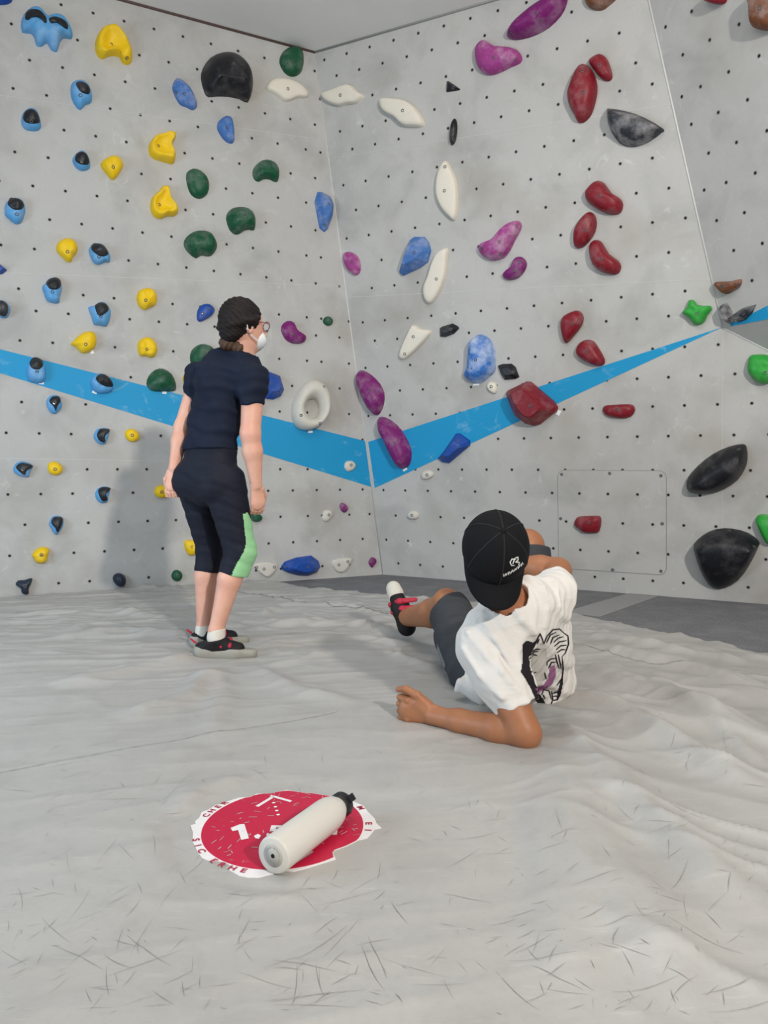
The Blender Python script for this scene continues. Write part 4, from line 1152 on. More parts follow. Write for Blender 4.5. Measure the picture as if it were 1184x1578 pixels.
# ---------------------------------------------------------------- the woman standing by the left wall
def woman():
    D = 3.56
    root = person_root('person', (T(345, 1012, 3.5)[0], 3.55, 0.005))
    tag(root, 'person with dark pinned up hair standing in navy shirt and cropped leggings, back to us', 'person')
    fwd = nv((.62, .78, 0)); rgt = nv((.78, -.62, 0)); up = A3((0, 0, 1))
    h = 0.005
    lo = T(245, 1025, D) - A3((0.02, .42, .03)); hi = T(425, 445, D) + A3((.06, .42, .03)); lo[2] = -.01
    # joints
    neck = T(377, 546, D - .01); chest = T(345, 600, D); waist = T(329, 655, D); pel = T(322, 728, D - .01)
    shL = T(308, 580, D + .10); shR = T(391, 584, D - .11)
    elL = T(281, 658, D + .08); wrL = T(268, 722, D + .03)
    elR = T(386, 668, D - .13); wrR = T(395, 748, D - .10)
    hipL = T(302, 742, D + .07); hipR = T(346, 745, D - .07)
    knL = T(324, 846, D + .14); anL = T(314, 966, D + .12)
    knR = T(370, 850, D - .06); anR = T(333, 972, D - .09)
    hd = T(373, 500, D - .04)
    face = nv((.76, .65, -.02)); hr = nv(np.cross(face, up)); hu = nv(np.cross(hr, face))
    # ---- body, one continuous surface
    B = Field(lo, hi, h)
    B.cone(chest + up * .03, waist, .125, .105, .05, flat=.66, side=rgt)
    B.cone(waist, pel, .105, .150, .05, flat=.72, side=rgt)
    B.cone(shL + rgt * .02, shR - rgt * .02, .05, .05, .05)
    B.cone(neck - up * .05, hd - up * .05, .052, .046, .03)
    for a, b, c, rs in ((shL, elL, wrL, (.047, .037, .024)), (shR, elR, wrR, (.052, .044, .026))):
        m = b + (c - b) * .35
        B.chain([a, b, m, c], [rs[0], rs[1], rs[1] * .99, rs[2]], .018)
    for a, b, c, fw in ((hipL, knL, anL, 1), (hipR, knR, anR, 1)):
        B.cone(a, b, .082, .052, .03)
        m = b + (c - b) * .34 - fwd * .012
        B.chain([b, m, c], [.050, .053, .033], .02)
        B.cone(c, c - up * .035 + A3((.012, 0, 0)), .032, .026, .02)
    # head
    B.ell(hd + up * .012, (.098, .076, .105), (face, hr, hu), .0)
    B.ell(hd + face * .035 - up * .055, (.062, .052, .062), (face, hr, hu), .03)
    B.cone(hd + face * .095 - up * .005, hd + face * .115 - up * .035, .010, .014, .012)     # nose
    B.cone(hd + face * .085 - up * .092, hd + face * .07 - up * .098, .016, .016, .02)      # chin
    for s_ in (-1, 1):
        e = hd + hr * .074 * s_ - face * .004 - up * .022
        B.ell(e, (.018, .007, .030), (nv(face - hr * s_ * .5), hr, hu), .004)
        B.ell(e + hr * .004 * s_ - face * .001, (.009, .004, .018), (face, hr, hu), .004, 'sub')
        B.ell(hd + face * .085 + hr * .032 * s_ + up * .004, (.016, .016, .011), None, .008, 'sub')
        B.ell(hd + face * .080 + hr * .032 * s_ + up * .004, (.012, .012, .012), None, .002)
    # hands
    HANDS = []
    def hand(w, d_, back, thumb_side, curl, S):
        d_ = nv(d_); back = nv(back - d_ * (back @ d_)); sd = np.cross(d_, back) * thumb_side
        pe = w + d_ * .078 * S
        Hn = Field(w - .135, w + .135, .0023); Hn.cone(w - (d_ * .05) * S, w, .0255 * S, .0245 * S, .0)
        Hn.cone(w, pe, .025 * S, .036 * S, .015, flat=.46, side=sd)
        for i, (o_, L) in enumerate(((.026, .9), (.009, 1.0), (-.009, .95), (-.025, .78))):
            k0 = pe + sd * o_ * S + d_ * .004
            dd = d_; p = k0; rr = .0092 * S
            for seg, (l_, ang) in enumerate(((.040, curl[0]), (.026, curl[1]), (.020, curl[2]))):
                dd = nv(dd * math.cos(ang) - back * math.sin(ang)) if seg == 0 else nv(dd * math.cos(ang) + np.cross(sd * thumb_side, dd) * 0 - nv(back - dd * (back @ dd)) * math.sin(ang))
                q = p + dd * l_ * L * S
                Hn.cone(p, q, rr, rr * .9, .002); p = q; rr *= .92
        t0 = w + d_ * .02 + sd * .022 * S; t1 = t0 + (d_ * .7 + sd * .5 - back * .4) * .045 * S; t2 = t1 + (d_ * .95 - back * .25) * .032 * S
        Hn.chain([t0, t1, t2], [.014 * S, .011 * S, .009 * S], .008)
        HANDS.append(Hn.mesh())
    hand(wrR, T(399, 790, D - .08) - wrR, A3((.55, -.83, 0)), -1, (.35, .5, .4), 1.0)
    hand(wrL, T(262, 765, D - .0) - wrL, A3((-.2, -.98, 0)), 1, (.25, .4, .3), .95)
    Vb, Qb = B.mesh()
    for Vh, Qh in HANDS:
        Qb = np.concatenate([Qb, Qh + len(Vb)]); Vb = np.concatenate([Vb, Vh])
    body = np_obj('body', Vb, Qb, M['skin_w']); shift(body, root)
    # ---- shirt
    S = Field(lo, hi, h)
    sL = shL + (elL - shL) * .42; sR = shR + (elR - shR) * .50
    def cap_cut(F, p, d, r):
        d = nv(d); p = A3(p)
        F.cut(p, d, p - r, p + r)
    S.cone(shL, sL + (sL - shL) * .3, .058, .047, .03); S.cone(shR, sR + (sR - shR) * .3, .062, .058, .03)
    cap_cut(S, sR, (elR - shR) + A3((.03, 0, .0)), .14)
    cap_cut(S, sL, elL - shL, .11)
    S.cone(chest + up * .05, waist, .142, .124, .04, flat=.70, side=rgt)
    S.cone(waist, pel + up * .02, .126, .158, .04, flat=.78, side=rgt)
    S.cone(shL + rgt * .005, shR - rgt * .005, .060, .062, .05)
    S.cone(neck - up * .045, neck - up * .015, .078, .060, .04)
    S.cone(chest - fwd * .035 + up * .04, chest - fwd * .02 - up * .06, .10, .09, .05)
    S.wrinkle(fold_noise(70, .0055, 1.3, (nv((.1, .1, 1)), nv((1, -.6, .2)))))
    S.wrinkle(fold_noise(42, .0055, 4.1, (nv((.9, -.3, .5)), nv((0, .2, 1)))))
    # cut sleeves and hem
    S.cut(T(322, 694, D), (0.0, -.06, -1))
    S.cone(neck + up * .005, neck + up * .06, .062, .062, .004, 'sub')
    shirt = S.obj('shirt', M['navy_shirt'], None, 1); shift(shirt, root)
    # ---- leggings
    G_ = Field(lo, hi, h)
    G_.cone(waist - up * .04, pel, .122, .150, .04, flat=.76, side=rgt)
    for s_, hp in ((-1, hipL), (1, hipR)):
        G_.ell(hp - fwd * .045 + rgt * (.012 if s_ < 0 else -.004), (.082, .078, .088), None, .05)
    G_.ell((hipL + hipR) / 2 - up * .03, (.07, .09, .075), None, .04)
    for hp, kn, an_, rs, cp_, cn in ((hipL, knL, anL, (.093, .064, .066, .066), T(317, 881, D + .13), anL - knL), (hipR, knR, anR, (.098, .069, .070, .066), T(352, 886, D - .07), (anR - knR) + A3((.06, 0, -.02)))):
        GL = Field(lo, hi, h)
        GL.cone(hp, kn, rs[0], rs[1], .03); GL.cone(kn, kn + (an_ - kn) * .5, rs[2], rs[3], .02)
        GL.cone(kn + fwd * .012, kn + fwd * .012 - up * .03, rs[1] - .008, .05, .02)
        GL.cut(cp_, cn)
        G_.merge(tuple(slice(0, q) for q in G_.n), GL.D, .012, 'add')
    G_.wrinkle(fold_noise(85, .0022, 2.2, (nv((.2, .1, 1)), nv((1, -.6, .2)))))
    legs = G_.obj('leggings', M['legging'], None, 1); shift(legs, root)
    # mint side panel sewn along the right leg
    V, Q = SURF[legs.name]
    me = legs.data
    poly = [(374, 792), (381, 790), (402, 830), (402, 900), (352, 900), (357, 886), (365, 868), (376, 850), (379, 836)]
    cen = V[Q].mean(1)
    nrm = np.array([p.normal for p in me.polygons]) if len(me.polygons) == len(Q) else None
    sel = []
    if nrm is not None:
        rel = cen - A3(CAMP)
        c_, s_ = math.cos(PITCH), math.sin(PITCH)
        yy = rel[:, 1] * c_ - rel[:, 2] * s_; zz = rel[:, 1] * s_ + rel[:, 2] * c_
        px = IMW / 2 + FPX * rel[:, 0] / yy; py = IMH / 2 - FPX * zz / yy
        lat = nrm @ nv((.75, .66, 0))
        for i in np.nonzero((px > 345) & (py > 788) & (py < 905) & (cen[:, 1] < D + .06) & (lat > -.75))[0]:
            if inside((px[i], py[i]), poly) and (nrm[i] @ nv((1, -.3, 0)) > -.2): sel.append(i)
        vn = np.zeros_like(V)
        for a in range(4): np.add.at(vn, Q[:, a], nrm)
        vn /= np.linalg.norm(vn, axis=1)[:, None] + 1e-9
        used, inv = np.unique(Q[sel].ravel(), return_inverse=True)
        pan = np_obj('side_panel', V[used] + vn[used] * .0022, inv.reshape(-1, 4), M['mint'])
        pan['label'] = 'mint green side panel'
        shift(pan, root)
    # ---- hair: cap of hair, twisted crown, low bun
    Hh = Field(T(325, 560, D + .0) - A3((.05, .25, 0)), T(425, 445, D) + A3((.05, .25, .03)), .0045)
    Hh.ell(hd + up * .018 - face * .008, (.104, .086, .104), (face, hr, hu), .0)
    Hh.cut(hd + face * .062 + up * .03, nv(face * 1.0 - up * .55))
    Hh.cut(hd - up * .040 + face * .0, nv(-up + face * .62))
    Hh.ell(hd - face * .062 - up * .048, (.040, .058, .040), (face, hr, hu), .03)
    # twisted roll from temple to nape
    pts = []
    for i in range(15):
        a = 1.25 + i / 14 * (2 * math.pi - 2.5)
        ca, sa = math.cos(a), math.sin(a)
        q = hd + face * .098 * ca + hr * .084 * sa + up * (.008 + .030 * ca)
        pts.append(q)
    for i in range(14):
        Hh.cone(pts[i], pts[i + 1], .014 + .004 * (i % 2), .014 + .004 * ((i + 1) % 2), .008)
    Hh.wrinkle(lambda X, Y, Z: .0018 * np.sin((X * 1.0 + Z * 1.2) * 210 + np.sin(Z * 60) * 1.5))
    hair = Hh.obj('hair', M['hair'], None, 0); shift(hair, root)
    Bn = Field(T(325, 565, D) - A3((.05, .25, 0)), T(400, 500, D) + A3((.05, .25, .03)), .0045)
    bc = T(353, 528, D - .06)
    Bn.ell(bc, (.046, .036, .036), (nv((1, 0, .25)), nv((0, 1, 0)), nv((-.25, 0, 1))), .0)
    Bn.ell(bc + A3((.045, .0, -.022)), (.030, .028, .028), None, .02)
    Bn.wrinkle(lambda X, Y, Z: .0022 * np.sin((X * 1.4 - Z * .9) * 190))
    bun = Bn.obj('hair_bun', M['bunhair'], None, 0); shift(bun, root)
    # ---- mask, its loop, spectacles
    Mk = Field(hd - .16, hd + .16, .004)
    Mk.ell(hd + face * .060 - up * .062, (.060, .054, .050), (face, hr, hu), .0)
    Mk.cut(hd + face * .052 - up * .05, -face)
    mk = Mk.obj('face_mask', M['mask'], None, 1); shift(mk, root)
    def tube(name, P, r, mat, parent, seg=6):
        V_, F_ = [], []
        P = [Vector(p) for p in P]
        for i, p in enumerate(P):
            d = (P[min(i + 1, len(P) - 1)] - P[max(i - 1, 0)]).normalized()
            a = d.orthogonal().normalized(); b = d.cross(a)
            for k in range(seg):
                t = 2 * math.pi * k / seg; V_.append(p + a * math.cos(t) * r + b * math.sin(t) * r)
        for i in range(len(P) - 1):
            for k in range(seg):
                j = (k + 1) % seg; F_.append((i * seg + k, i * seg + j, (i + 1) * seg + j, (i + 1) * seg + k))
        o = mesh_obj(name, V_, F_, mat, None, True); shift(o, parent if parent else root)
        return o
    ear = hd + hr * .080 - face * .004 - up * .020
    lp = [ear + up * .034 + face * .024, ear + up * .032 - face * .004, ear + up * .012 - face * .020 + hr * .004, ear - up * .014 - face * .016 + hr * .004, ear - up * .036 + face * .002, ear - up * .060 + face * .046 - hr * .006]
    tube('ear_loop', [ear + up * .030 + face * .040 - hr * .004] + lp, .0024, M['mask'], root)
    def rim(s_):
        c0 = hd + face * .106 + hr * .036 * s_ + up * .0
        return [c0 + hr * .027 * math.cos(a) + up * .021 * math.sin(a) for a in [2 * math.pi * i / 20 for i in range(21)]]
    g = tube('spectacles', rim(1), .0028, M['frame'], root)
    tube('rim', rim(-1), .0028, M['frame'], root)
    tube('temple_arm', [hd + face * .106 + hr * .064 + up * .008, ear + up * .030 + face * .010], .0028, M['frame'], root)
    # ---- shoes
    def shoe(an, dr, zb, label):
        dr = nv(dr); sd = np.cross(dr, up)
        heel = A3((an[0], an[1], 0)) - dr * .052; heel[2] = zb + .034
        toe = heel + dr * .222; toe[2] = zb + .026
        lo_ = np.minimum(heel, toe) - .09; hi_ = np.maximum(heel, toe) + .12
        F = Field(lo_, hi_, .004)
        mid = (heel + toe) / 2 + dr * .03
        F.cone(heel, mid, .037, .041, .02); F.cone(mid, toe, .041, .027, .02)
        F.cone(heel + up * .01, an - up * .02, .038, .036, .02)
        F.cut((0, 0, zb + .002), (0, 0, -1))
        F.cut(heel + up * .032, nv(up + dr * .10))
        so = F.obj('shoe', M['shoe_grey']); shift(so, root)
        so['label'] = label
        U = Field(lo_, hi_, .004)
        U.cone(heel + up * .012, an + up * .0, .039, .042, .02)
        U.cone(an + up * .004, mid + up * .010, .038, .030, .03)
        U.cone(heel + up * .018 + dr * .05, mid + up * .016 + dr * .02, .037, .030, .02)
        U.cut((0, 0, zb + .030), (0, 0, -1)); U.cut(A3((an[0], an[1], zb + .092)), nv(up - dr * .22))
        U.cone(an + up * .02, an + up * .2 - dr * .01, .034, .04, .003, 'sub')
        uo = U.obj('shoe_upper', M['shoe_black']); uo.parent = so
        uo.matrix_parent_inverse = Matrix.Identity(4)
        K_ = Field(lo_, hi_, .004)
        for q in (.085, .125):
            c0 = heel + dr * q + up * .026
            K_.cone(c0 - sd * .034, c0 - sd * .012 + up * .030, .009, .009, .004)
            K_.cone(c0 - sd * .012 + up * .030, c0 + sd * .034 + up * .006, .009, .009, .004)
        K_.cone(heel + up * .045 - dr * .030, heel + up * .062 - dr * .052, .006, .005, .004)
        ko = K_.obj('velcro_strap', M['strap']); ko.parent = so
        ko.matrix_parent_inverse = Matrix.Identity(4)
    fz = mh(anR[0], anR[1])
    shoe(T(330, 985, D - .09), (.97, .10, 0), T(340, 1016, D - .09)[2], 'grey climbing shoe in front')
    shoe(T(322, 976, D + .13), (.80, .30, 0), T(325, 998, D + .13)[2], 'grey climbing shoe behind')
    for a_, b_ in ((anR, knR), (anL, knL)):
        K_ = Field(a_ - .09, a_ + .09, .004)
        K_.cone(a_ - up * .03, a_ + (b_ - a_) * .05, .042, .038, .01)
        K_.cut(a_ + up * .012, (0, 0, 1))
        so = K_.obj('sock', M['sock']); shift(so, root)
    return root
woman()
# ---------------------------------------------------------------- the man reclining on the mat
def man():
    root = person_root('person', (T(800, 1090, 2.78)[0], 2.8, .005))
    tag(root, 'person in white printed shirt and backwards black cap lying propped on one elbow', 'person')
    up = A3((0, 0, 1))
    h = .0045
    lo = A3((-.02, 2.02, -.01)); hi = A3((.86, 4.0, .80))
    hipL = T(738, 1032, 2.98); hipR = T(822, 1035, 2.90)
    pel = (hipL + hipR) / 2 + A3((0, -.03, .03))
    mid = T(806, 1003, 2.70); chest = T(793, 965, 2.54); neck = T(784, 934, 2.45)
    shL = T(745, 992, 2.47); shR = T(852, 918, 2.62)
    elL = T(812, 1131, 2.335); wrL = T(668, 1103, 2.535)
    elR = T(860, 880, 2.86); wrR = T(786, 868, 2.97)
    knL = T(688, 932, 3.40); anL = T(626, 952, 3.75)
    knR = T(814, 842, 3.06); anR = A3((.56, 3.36, .09))
    hd = T(763, 844, 2.36)
    axs = nv(shR - shL); spine = nv(neck - pel); back = nv(np.cross(axs, spine))
    if back[1] > 0: back = -back
    hup = nv((.06, -.86, .50)); hf = nv(np.cross(np.cross(hup, (-0.07, 1, 0.2)), hup)); hs = np.cross(hf, hup)
    B = Field(lo, hi, h)
    B.cone(chest, mid, .150, .135, .05, flat=.66, side=axs)
    B.cone(mid, pel, .135, .150, .05, flat=.72, side=axs)
    B.cone(shL + axs * .03, shR - axs * .03, .06, .06, .05)
    B.cone(neck - spine * .05, hd - hup * .05 + hf * .0, .062, .056, .03)
    B.chain([shL, shL + (elL - shL) * .4, elL - A3((.012, 0, -.02))], [.062, .058, .046], .025)
    B.cone(shL + (elL - shL) * .75, elL, .046, .042, .02)
    fa = elL + (wrL - elL) * .3
    B.chain([elL, fa, elL + (wrL - elL) * .7, wrL], [.043, .046, .037, .031], .02)
    B.chain([shR, elR, elR + (wrR - elR) * .35, wrR], [.058, .047, .047, .032], .02)
    B.cone(wrR, wrR + A3((-.08, .03, -.01)), .03, .03, .02)
    B.cone(hipL, knL, .095, .062, .03); B.cone(hipR, knR, .095, .062, .03)
    B.cone(knL + A3((.0, -.02, .02)), knL, .058, .056, .02)
    cm = knL + (anL - knL) * .32 - A3((0, 0.0, .018))
    B.chain([knL, cm, anL], [.058, .066, .042], .02)
    B.chain([knR, knR + (anR - knR) * .3 + A3((0, .02, 0)), anR], [.058, .062, .042], .02)
    B.cone(anR, anR + A3((-.03, .14, -.05)), .042, .035, .02)
    B.cone(knR + A3((0, 0.01, .012)), knR, .054, .054, .02)
    # head with face turned up to the wall
    B.ell(hd, (.100, .080, .108), (hf, hs, hup), .0)
    B.ell(hd + hf * .032 - hup * .062, (.066, .056, .066), (hf, hs, hup), .03)
    B.cone(hd + hf * .098 - hup * .005, hd + hf * .12 - hup * .038, .011, .016, .012)
    B.cone(hd + hf * .085 - hup * .102, hd + hf * .07 - hup * .108, .02, .02, .02)
    for s_ in (-1, 1):
        e = hd + hs * .082 * s_ - hup * .028
        B.ell(e, (.018, .009, .032), (nv(hf - hs * s_ * .5), hs, hup), .006)
        B.ell(hd + hf * .085 + hs * .034 * s_ + hup * .004, (.016, .016, .011), None, .008, 'sub')
        B.ell(hd + hf * .080 + hs * .034 * s_ + hup * .004, (.012, .012, .012), None, .002)
    # left hand: loose fist lying on its edge, thumb on top
    hd_ = nv(T(600, 1092, 2.60) - wrL); hd_ = nv(hd_ * A3((1, 1, .2)))
    bk = nv(np.cross(hd_, up)); bk = bk if bk[1] < 0 else -bk
    w0 = wrL + A3((0, 0, .006))
    zc = w0[2]
    Hn = Field(w0 - A3((.20, .07, .07)), w0 + A3((.13, .17, .13)), .0023)
    Hn.cone(elL + (wrL - elL) * .7 + A3((0, 0, -.0)), wrL, .0355, .031, .0)
    pe = w0 + hd_ * .082 + up * .002
    Hn.cone(w0, pe, .032, .044, .015, flat=.48, side=up)
    Hn.cone(w0 + hd_ * .03 + up * .018, w0 + hd_ * .055 + up * .034, .022, .02, .02)
    for i, (oz, L) in enumerate(((.034, .95), (.012, 1.0), (-.010, .95), (-.029, .8))):
        k0 = pe + up * oz + hd_ * .006 + bk * .006
        Hn.ell(k0, (.013, .013, .012), None, .006)
        p = k0; rr = .0118
        for l_, ang in ((.044, .42), (.028, 1.75), (.022, 2.75)):
            dd = hd_ * math.cos(ang) - bk * math.sin(ang) + up * (.04 - .03 * i) * (1 if ang < 1 else -.5)
            q = p + nv(dd) * l_ * L
            Hn.cone(p, q, rr, rr * .92, .003); p = q; rr *= .93
    t0 = w0 + hd_ * .022 + up * .026; t1 = w0 + hd_ * .056 + up * .058 + bk * .006; t2 = w0 + hd_ * .098 + up * .073 + bk * .002; t3 = w0 + hd_ * .130 + up * .066 - bk * .008
    Hn.chain([t0, t1, t2, t3], [.020, .0145, .0122, .0100], .006)
    # nails
    Vb, Qb = B.mesh(); Vh, Qh = Hn.mesh()
    body = np_obj('body', np.concatenate([Vb, Vh]), np.concatenate([Qb, Qh + len(Vb)]), M['skin_m']); shift(body, root)
    # ---- white shirt
    S = Field(lo, hi, h)
    sL = T(799, 1092, 2.385)
    sd_ = nv(sL - shL)
    def cap_cut(F, p, d, r): F.cut(p, nv(d), A3(p) - r, A3(p) + r)
    S.chain([shL, shL + sd_ * .12, sL + sd_ * .08], [.080, .084, .068], .04)
    cap_cut(S, sL, sd_ + A3((-.10, 0, .05)), .2)
    S.cone(sL - sd_ * .07, sL + sd_ * .08, .050, .060, .003, 'sub')
    sR = shR + (elR - shR) * .42
    S.cone(shR, sR + (sR - shR) * .5, .072, .062, .03)
    cap_cut(S, sR, elR - shR, .14)
    S.cone(chest + spine * .015, mid, .172, .165, .05, flat=.70, side=axs)
    S.cone(mid, pel + A3((0, -.02, 0)), .165, .174, .05, flat=.76, side=axs)
    S.cone(pel + A3((.02, -.02, 0)), pel - spine * .12 + axs * .02, .174, .165, .04, flat=.8, side=axs)
    S.cone(shL + axs * .03, shR - axs * .01, .072, .070, .06)
    S.cone(neck - spine * .06, neck - spine * .015, .088, .070, .04)
    S.cone(shL - axs * .0 + back * .01, mid - axs * .09, .07, .09, .05)
    S.cone(mid + axs * .06, hipR + A3((.01, -.03, -.01)), .125, .135, .05)
    S.cone(hipR + A3((.01, -.03, -.01)), hipR + A3((.02, .08, -.01)), .135, .13, .04)
    S.cone(T(712, 1058, 2.80), T(745, 1070, 2.78), .03, .05, .04)       # loose tail at the hip
    S.wrinkle(fold_noise(58, .0065, .7, (nv(spine * .5 + axs * .9), nv(spine))))
    S.wrinkle(fold_noise(95, .0036, 2.9, (nv(spine * .9 - axs * .5), nv(axs))))
    # drawn folds: from the collar over the shoulder blade and along the sleeve
    for pl in ([(745, 945), (775, 965), (800, 1000)], [(735, 960), (765, 985), (790, 1025)], [(722, 975), (750, 1010), (785, 1050)], [(715, 1000), (740, 1040), (775, 1075)],
               [(806, 955), (825, 975)], [(838, 905), (842, 940), (838, 965)], [(856, 900), (862, 935)], [(760, 1000), (775, 1035), (800, 1065)]):
        q = []
        Dm = S
        V_ = None
        for (x, y) in pl:
            # march the ray into the field to find the cloth there
            o_ = A3(CAMP); r_ = A3(ray(x, y)); r_ = r_ / np.linalg.norm(r_)
            t = 2.0; hit = None
            while t < 3.2:
                p = o_ + r_ * t
                ijk = np.round((p - S.lo) / S.h).astype(int)
                if (ijk >= 0).all() and (ijk < S.n).all() and S.D[tuple(ijk)] < 0: hit = p; break
                t += .004
            if hit is not None: q.append(hit + r_ * .002)
        if len(q) > 1: S.chain(q, [.009] * len(q), .010)
    S.cut(pel - spine * .10, nv(-spine - axs * .45))
    S.cone(neck + (hd - neck) * .02, neck + (hd - neck) * .5, .068, .074, .004, 'sub')
    S.cut((0, 0, .006), (0, 0, -1))
    shirt = S.obj('shirt', M['white_shirt'], None, 1); shift(shirt, root)
    # ---- shorts
    P = Field(lo, hi, h)
    P.cone(pel + spine * .03, pel - spine * .04, .162, .165, .04, flat=.78, side=axs)
    P.cone(hipL, knL, .112, .092, .05); P.cone(hipR, knR, .112, .084, .05)
    P.cone(hipL + A3((-.02, .05, -.02)), hipL + (knL - hipL) * .5 + A3((-.02, 0, -.03)), .09, .085, .04)
    P.wrinkle(fold_noise(60, .004, 1.9, (nv((.3, .9, .3)), nv((1, 0, .4)))))
    cap_cut(P, hipL + (knL - hipL) * .90, (knL - hipL) + A3((-.16, 0, .0)), .14)
    cap_cut(P, knR - nv(knR - hipR) * .010, (knR - hipR), .12)
    P.cone(hipL + (knL - hipL) * .82, knL + (knL - hipL) * .2, .072, .075, .003, 'sub')
    P.cut((0, 0, .006), (0, 0, -1))
    shorts = P.obj('shorts', M['shorts'], None, 1); shift(shorts, root)
    bs = bvh_of(shorts)
    o = joined('side_panel', [patch([(675, 993), (687, 1025), (681, 1045), (672, 1036), (672, 1012)], bs), patch([(681, 1040), (694, 1052), (700, 1058), (690, 1056), (680, 1048)], bs)], M['grey_panel'], root)
    if o: o['label'] = 'lighter grey insert on the shorts'
    # ---- cap worn backwards
    C_ = Field(hd - .26, hd + .26, .0042)
    cc = hd + hup * .004 - hf * .004
    C_.ell(cc, (.117, .103, .126), (hf, hs, hup), .0)
    C_.cut(cc + hup * -.012, -hup)
    C_.ell(cc - hup * .012, (.104, .090, .110), (hf, hs, hup), .0, 'sub')
    capo = C_.obj('cap', M['cap'], None, 1); shift(capo, root)
    # brim: curved sheet with thickness hanging behind
    V_, F_ = [], []
    NA, NR = 25, 9
    def brim(a, t, lift):
        ca, sa = math.cos(a), math.sin(a)
        rim = cc - hf * .112 * ca + hs * .100 * sa - hup * .010
        outx = -hf * (.112 * ca + t * .078 * max(ca, 0) ** .28) + hs * (.100 * sa * (1 - .10 * t))
        return cc + outx - hup * (.010 + t * .020 + t * .034 * (sa * sa)) + hup * lift
    for lift in (.002, -.002):
        for i in range(NA):
            a = -1.45 + 2.9 * i / (NA - 1)
            for j in range(NR): V_.append(brim(a, j / (NR - 1), lift))
    n1 = NA * NR
    for i in range(NA - 1):
        for j in range(NR - 1):
            q = (i * NR + j, i * NR + j + 1, (i + 1) * NR + j + 1, (i + 1) * NR + j)
            F_.append(q); F_.append(tuple(x + n1 for x in q[::-1]))
    for i in range(NA - 1):
        a, b = i * NR + NR - 1, (i + 1) * NR + NR - 1
        F_.append((a, a + n1, b + n1, b))
    br = mesh_obj('cap_brim', V_, F_, M['cap'], None, True); shift(br, root); br.parent = capo
    br.matrix_parent_inverse = Matrix.Identity(4)
    # button and seams
    bt = Field(cc + hup * .126 - .03, cc + hup * .126 + .03, .002)
    bt.ell(cc + hup * .126, (.010, .010, .006), (hf, hs, hup), .0)
    bo = bt.obj('cap_button', M['cap']); bo.parent = capo; bo.matrix_parent_inverse = Matrix.Identity(4)
    for az in (0.0, 1.05, 2.1, 3.14, 4.2, 5.25):
        pts = []
        for i in range(12):
            e = math.pi / 2 - i / 11 * 1.62
            dirv = (-hf * .1175 * math.cos(az) + hs * .1035 * math.sin(az)) * math.cos(e) + hup * .1265 * math.sin(e)
            pts.append(Vector(cc + dirv))
        V_, F_ = [], []
        for i, p in enumerate(pts):
            d = (pts[min(i + 1, 11)] - pts[max(0, i - 1)]).normalized(); n = (p - Vector(cc)).normalized(); s_ = d.cross(n)
            for k in range(5):
                t = math.pi * k / 4
                V_.append(p + s_ * math.cos(t) * .0022 + n * math.sin(t) * .0014)
        for i in range(11):
            for k in range(4): F_.append((i * 5 + k, i * 5 + k + 1, (i + 1) * 5 + k + 1, (i + 1) * 5 + k))
        so = mesh_obj('cap_seam', V_, F_, M['capseam'], None, True); so.parent = capo; so.matrix_parent_inverse = Matrix.Identity(4)
    cb = bvh_of(capo)
    strokes = [[(795, 862), (789, 861), (786, 866), (788, 871), (793, 871)], [(790, 869), (793, 860)], [(793, 860), (798, 858), (798, 863), (794, 866)], [(794, 866), (800, 866), (799, 871)]]
    parts = [ribbon(s_, 1.6, cb, '', None, None) for s_ in strokes]
    rnd = random.Random(3)
    for i in range(13):                       # the small curved line of lettering under the mark
        t = i / 12
        x = 776 + 29 * t; y = 886 - 9 * t - 9 * t * t
        k = rnd.choice([(0, -2.2, .6, 2.2), (-.8, -2, .8, 1.6), (.8, -2.2, -.6, 2.0)])
        parts.append(ribbon([(x + k[0], y + k[1]), (x + k[2], y + k[3])], 1.3, cb, '', None, None))
        if i % 2: parts.append(ribbon([(x - .6, y), (x + 1.6, y - .8)], 1.1, cb, '', None, None))
    lo_ = joined('cap_lettering', parts, M['cap_print'], root)
    if lo_: lo_['label'] = 'small white emblem and lettering'; lo_.parent = capo
    # ---- back print
    sb = bvh_of(shirt)
    dark = [[(806, 992), (812, 987), (822, 990), (829, 984), (821, 1002), (815, 1013), (817, 1030), (822, 1050), (829, 1066), (838, 1078), (843, 1089), (833, 1091), (826, 1079), (818, 1061), (810, 1046), (803, 1036), (806, 1015)],
            [(859, 1068), (867, 1038), (868, 1050), (864, 1072), (858, 1080)], [(828, 1083), (845, 1087), (862, 1081), (866, 1082), (858, 1090), (835, 1093)]]
    joined('back_print', [patch(p, sb) for p in dark], M['ink'], root)
    joined('back_print', [patch([(848, 1027), (855, 1024), (857, 1040), (851, 1054), (841, 1062), (829, 1068), (824, 1061), (838, 1055), (845, 1045)], sb)], M['ink_purple'], root)
    joined('back_print', [patch([(818, 1004), (828, 998), (842, 1000), (845, 1020), (840, 1048), (828, 1050), (820, 1030)], sb, .0008)], M['ink_grey'], root)
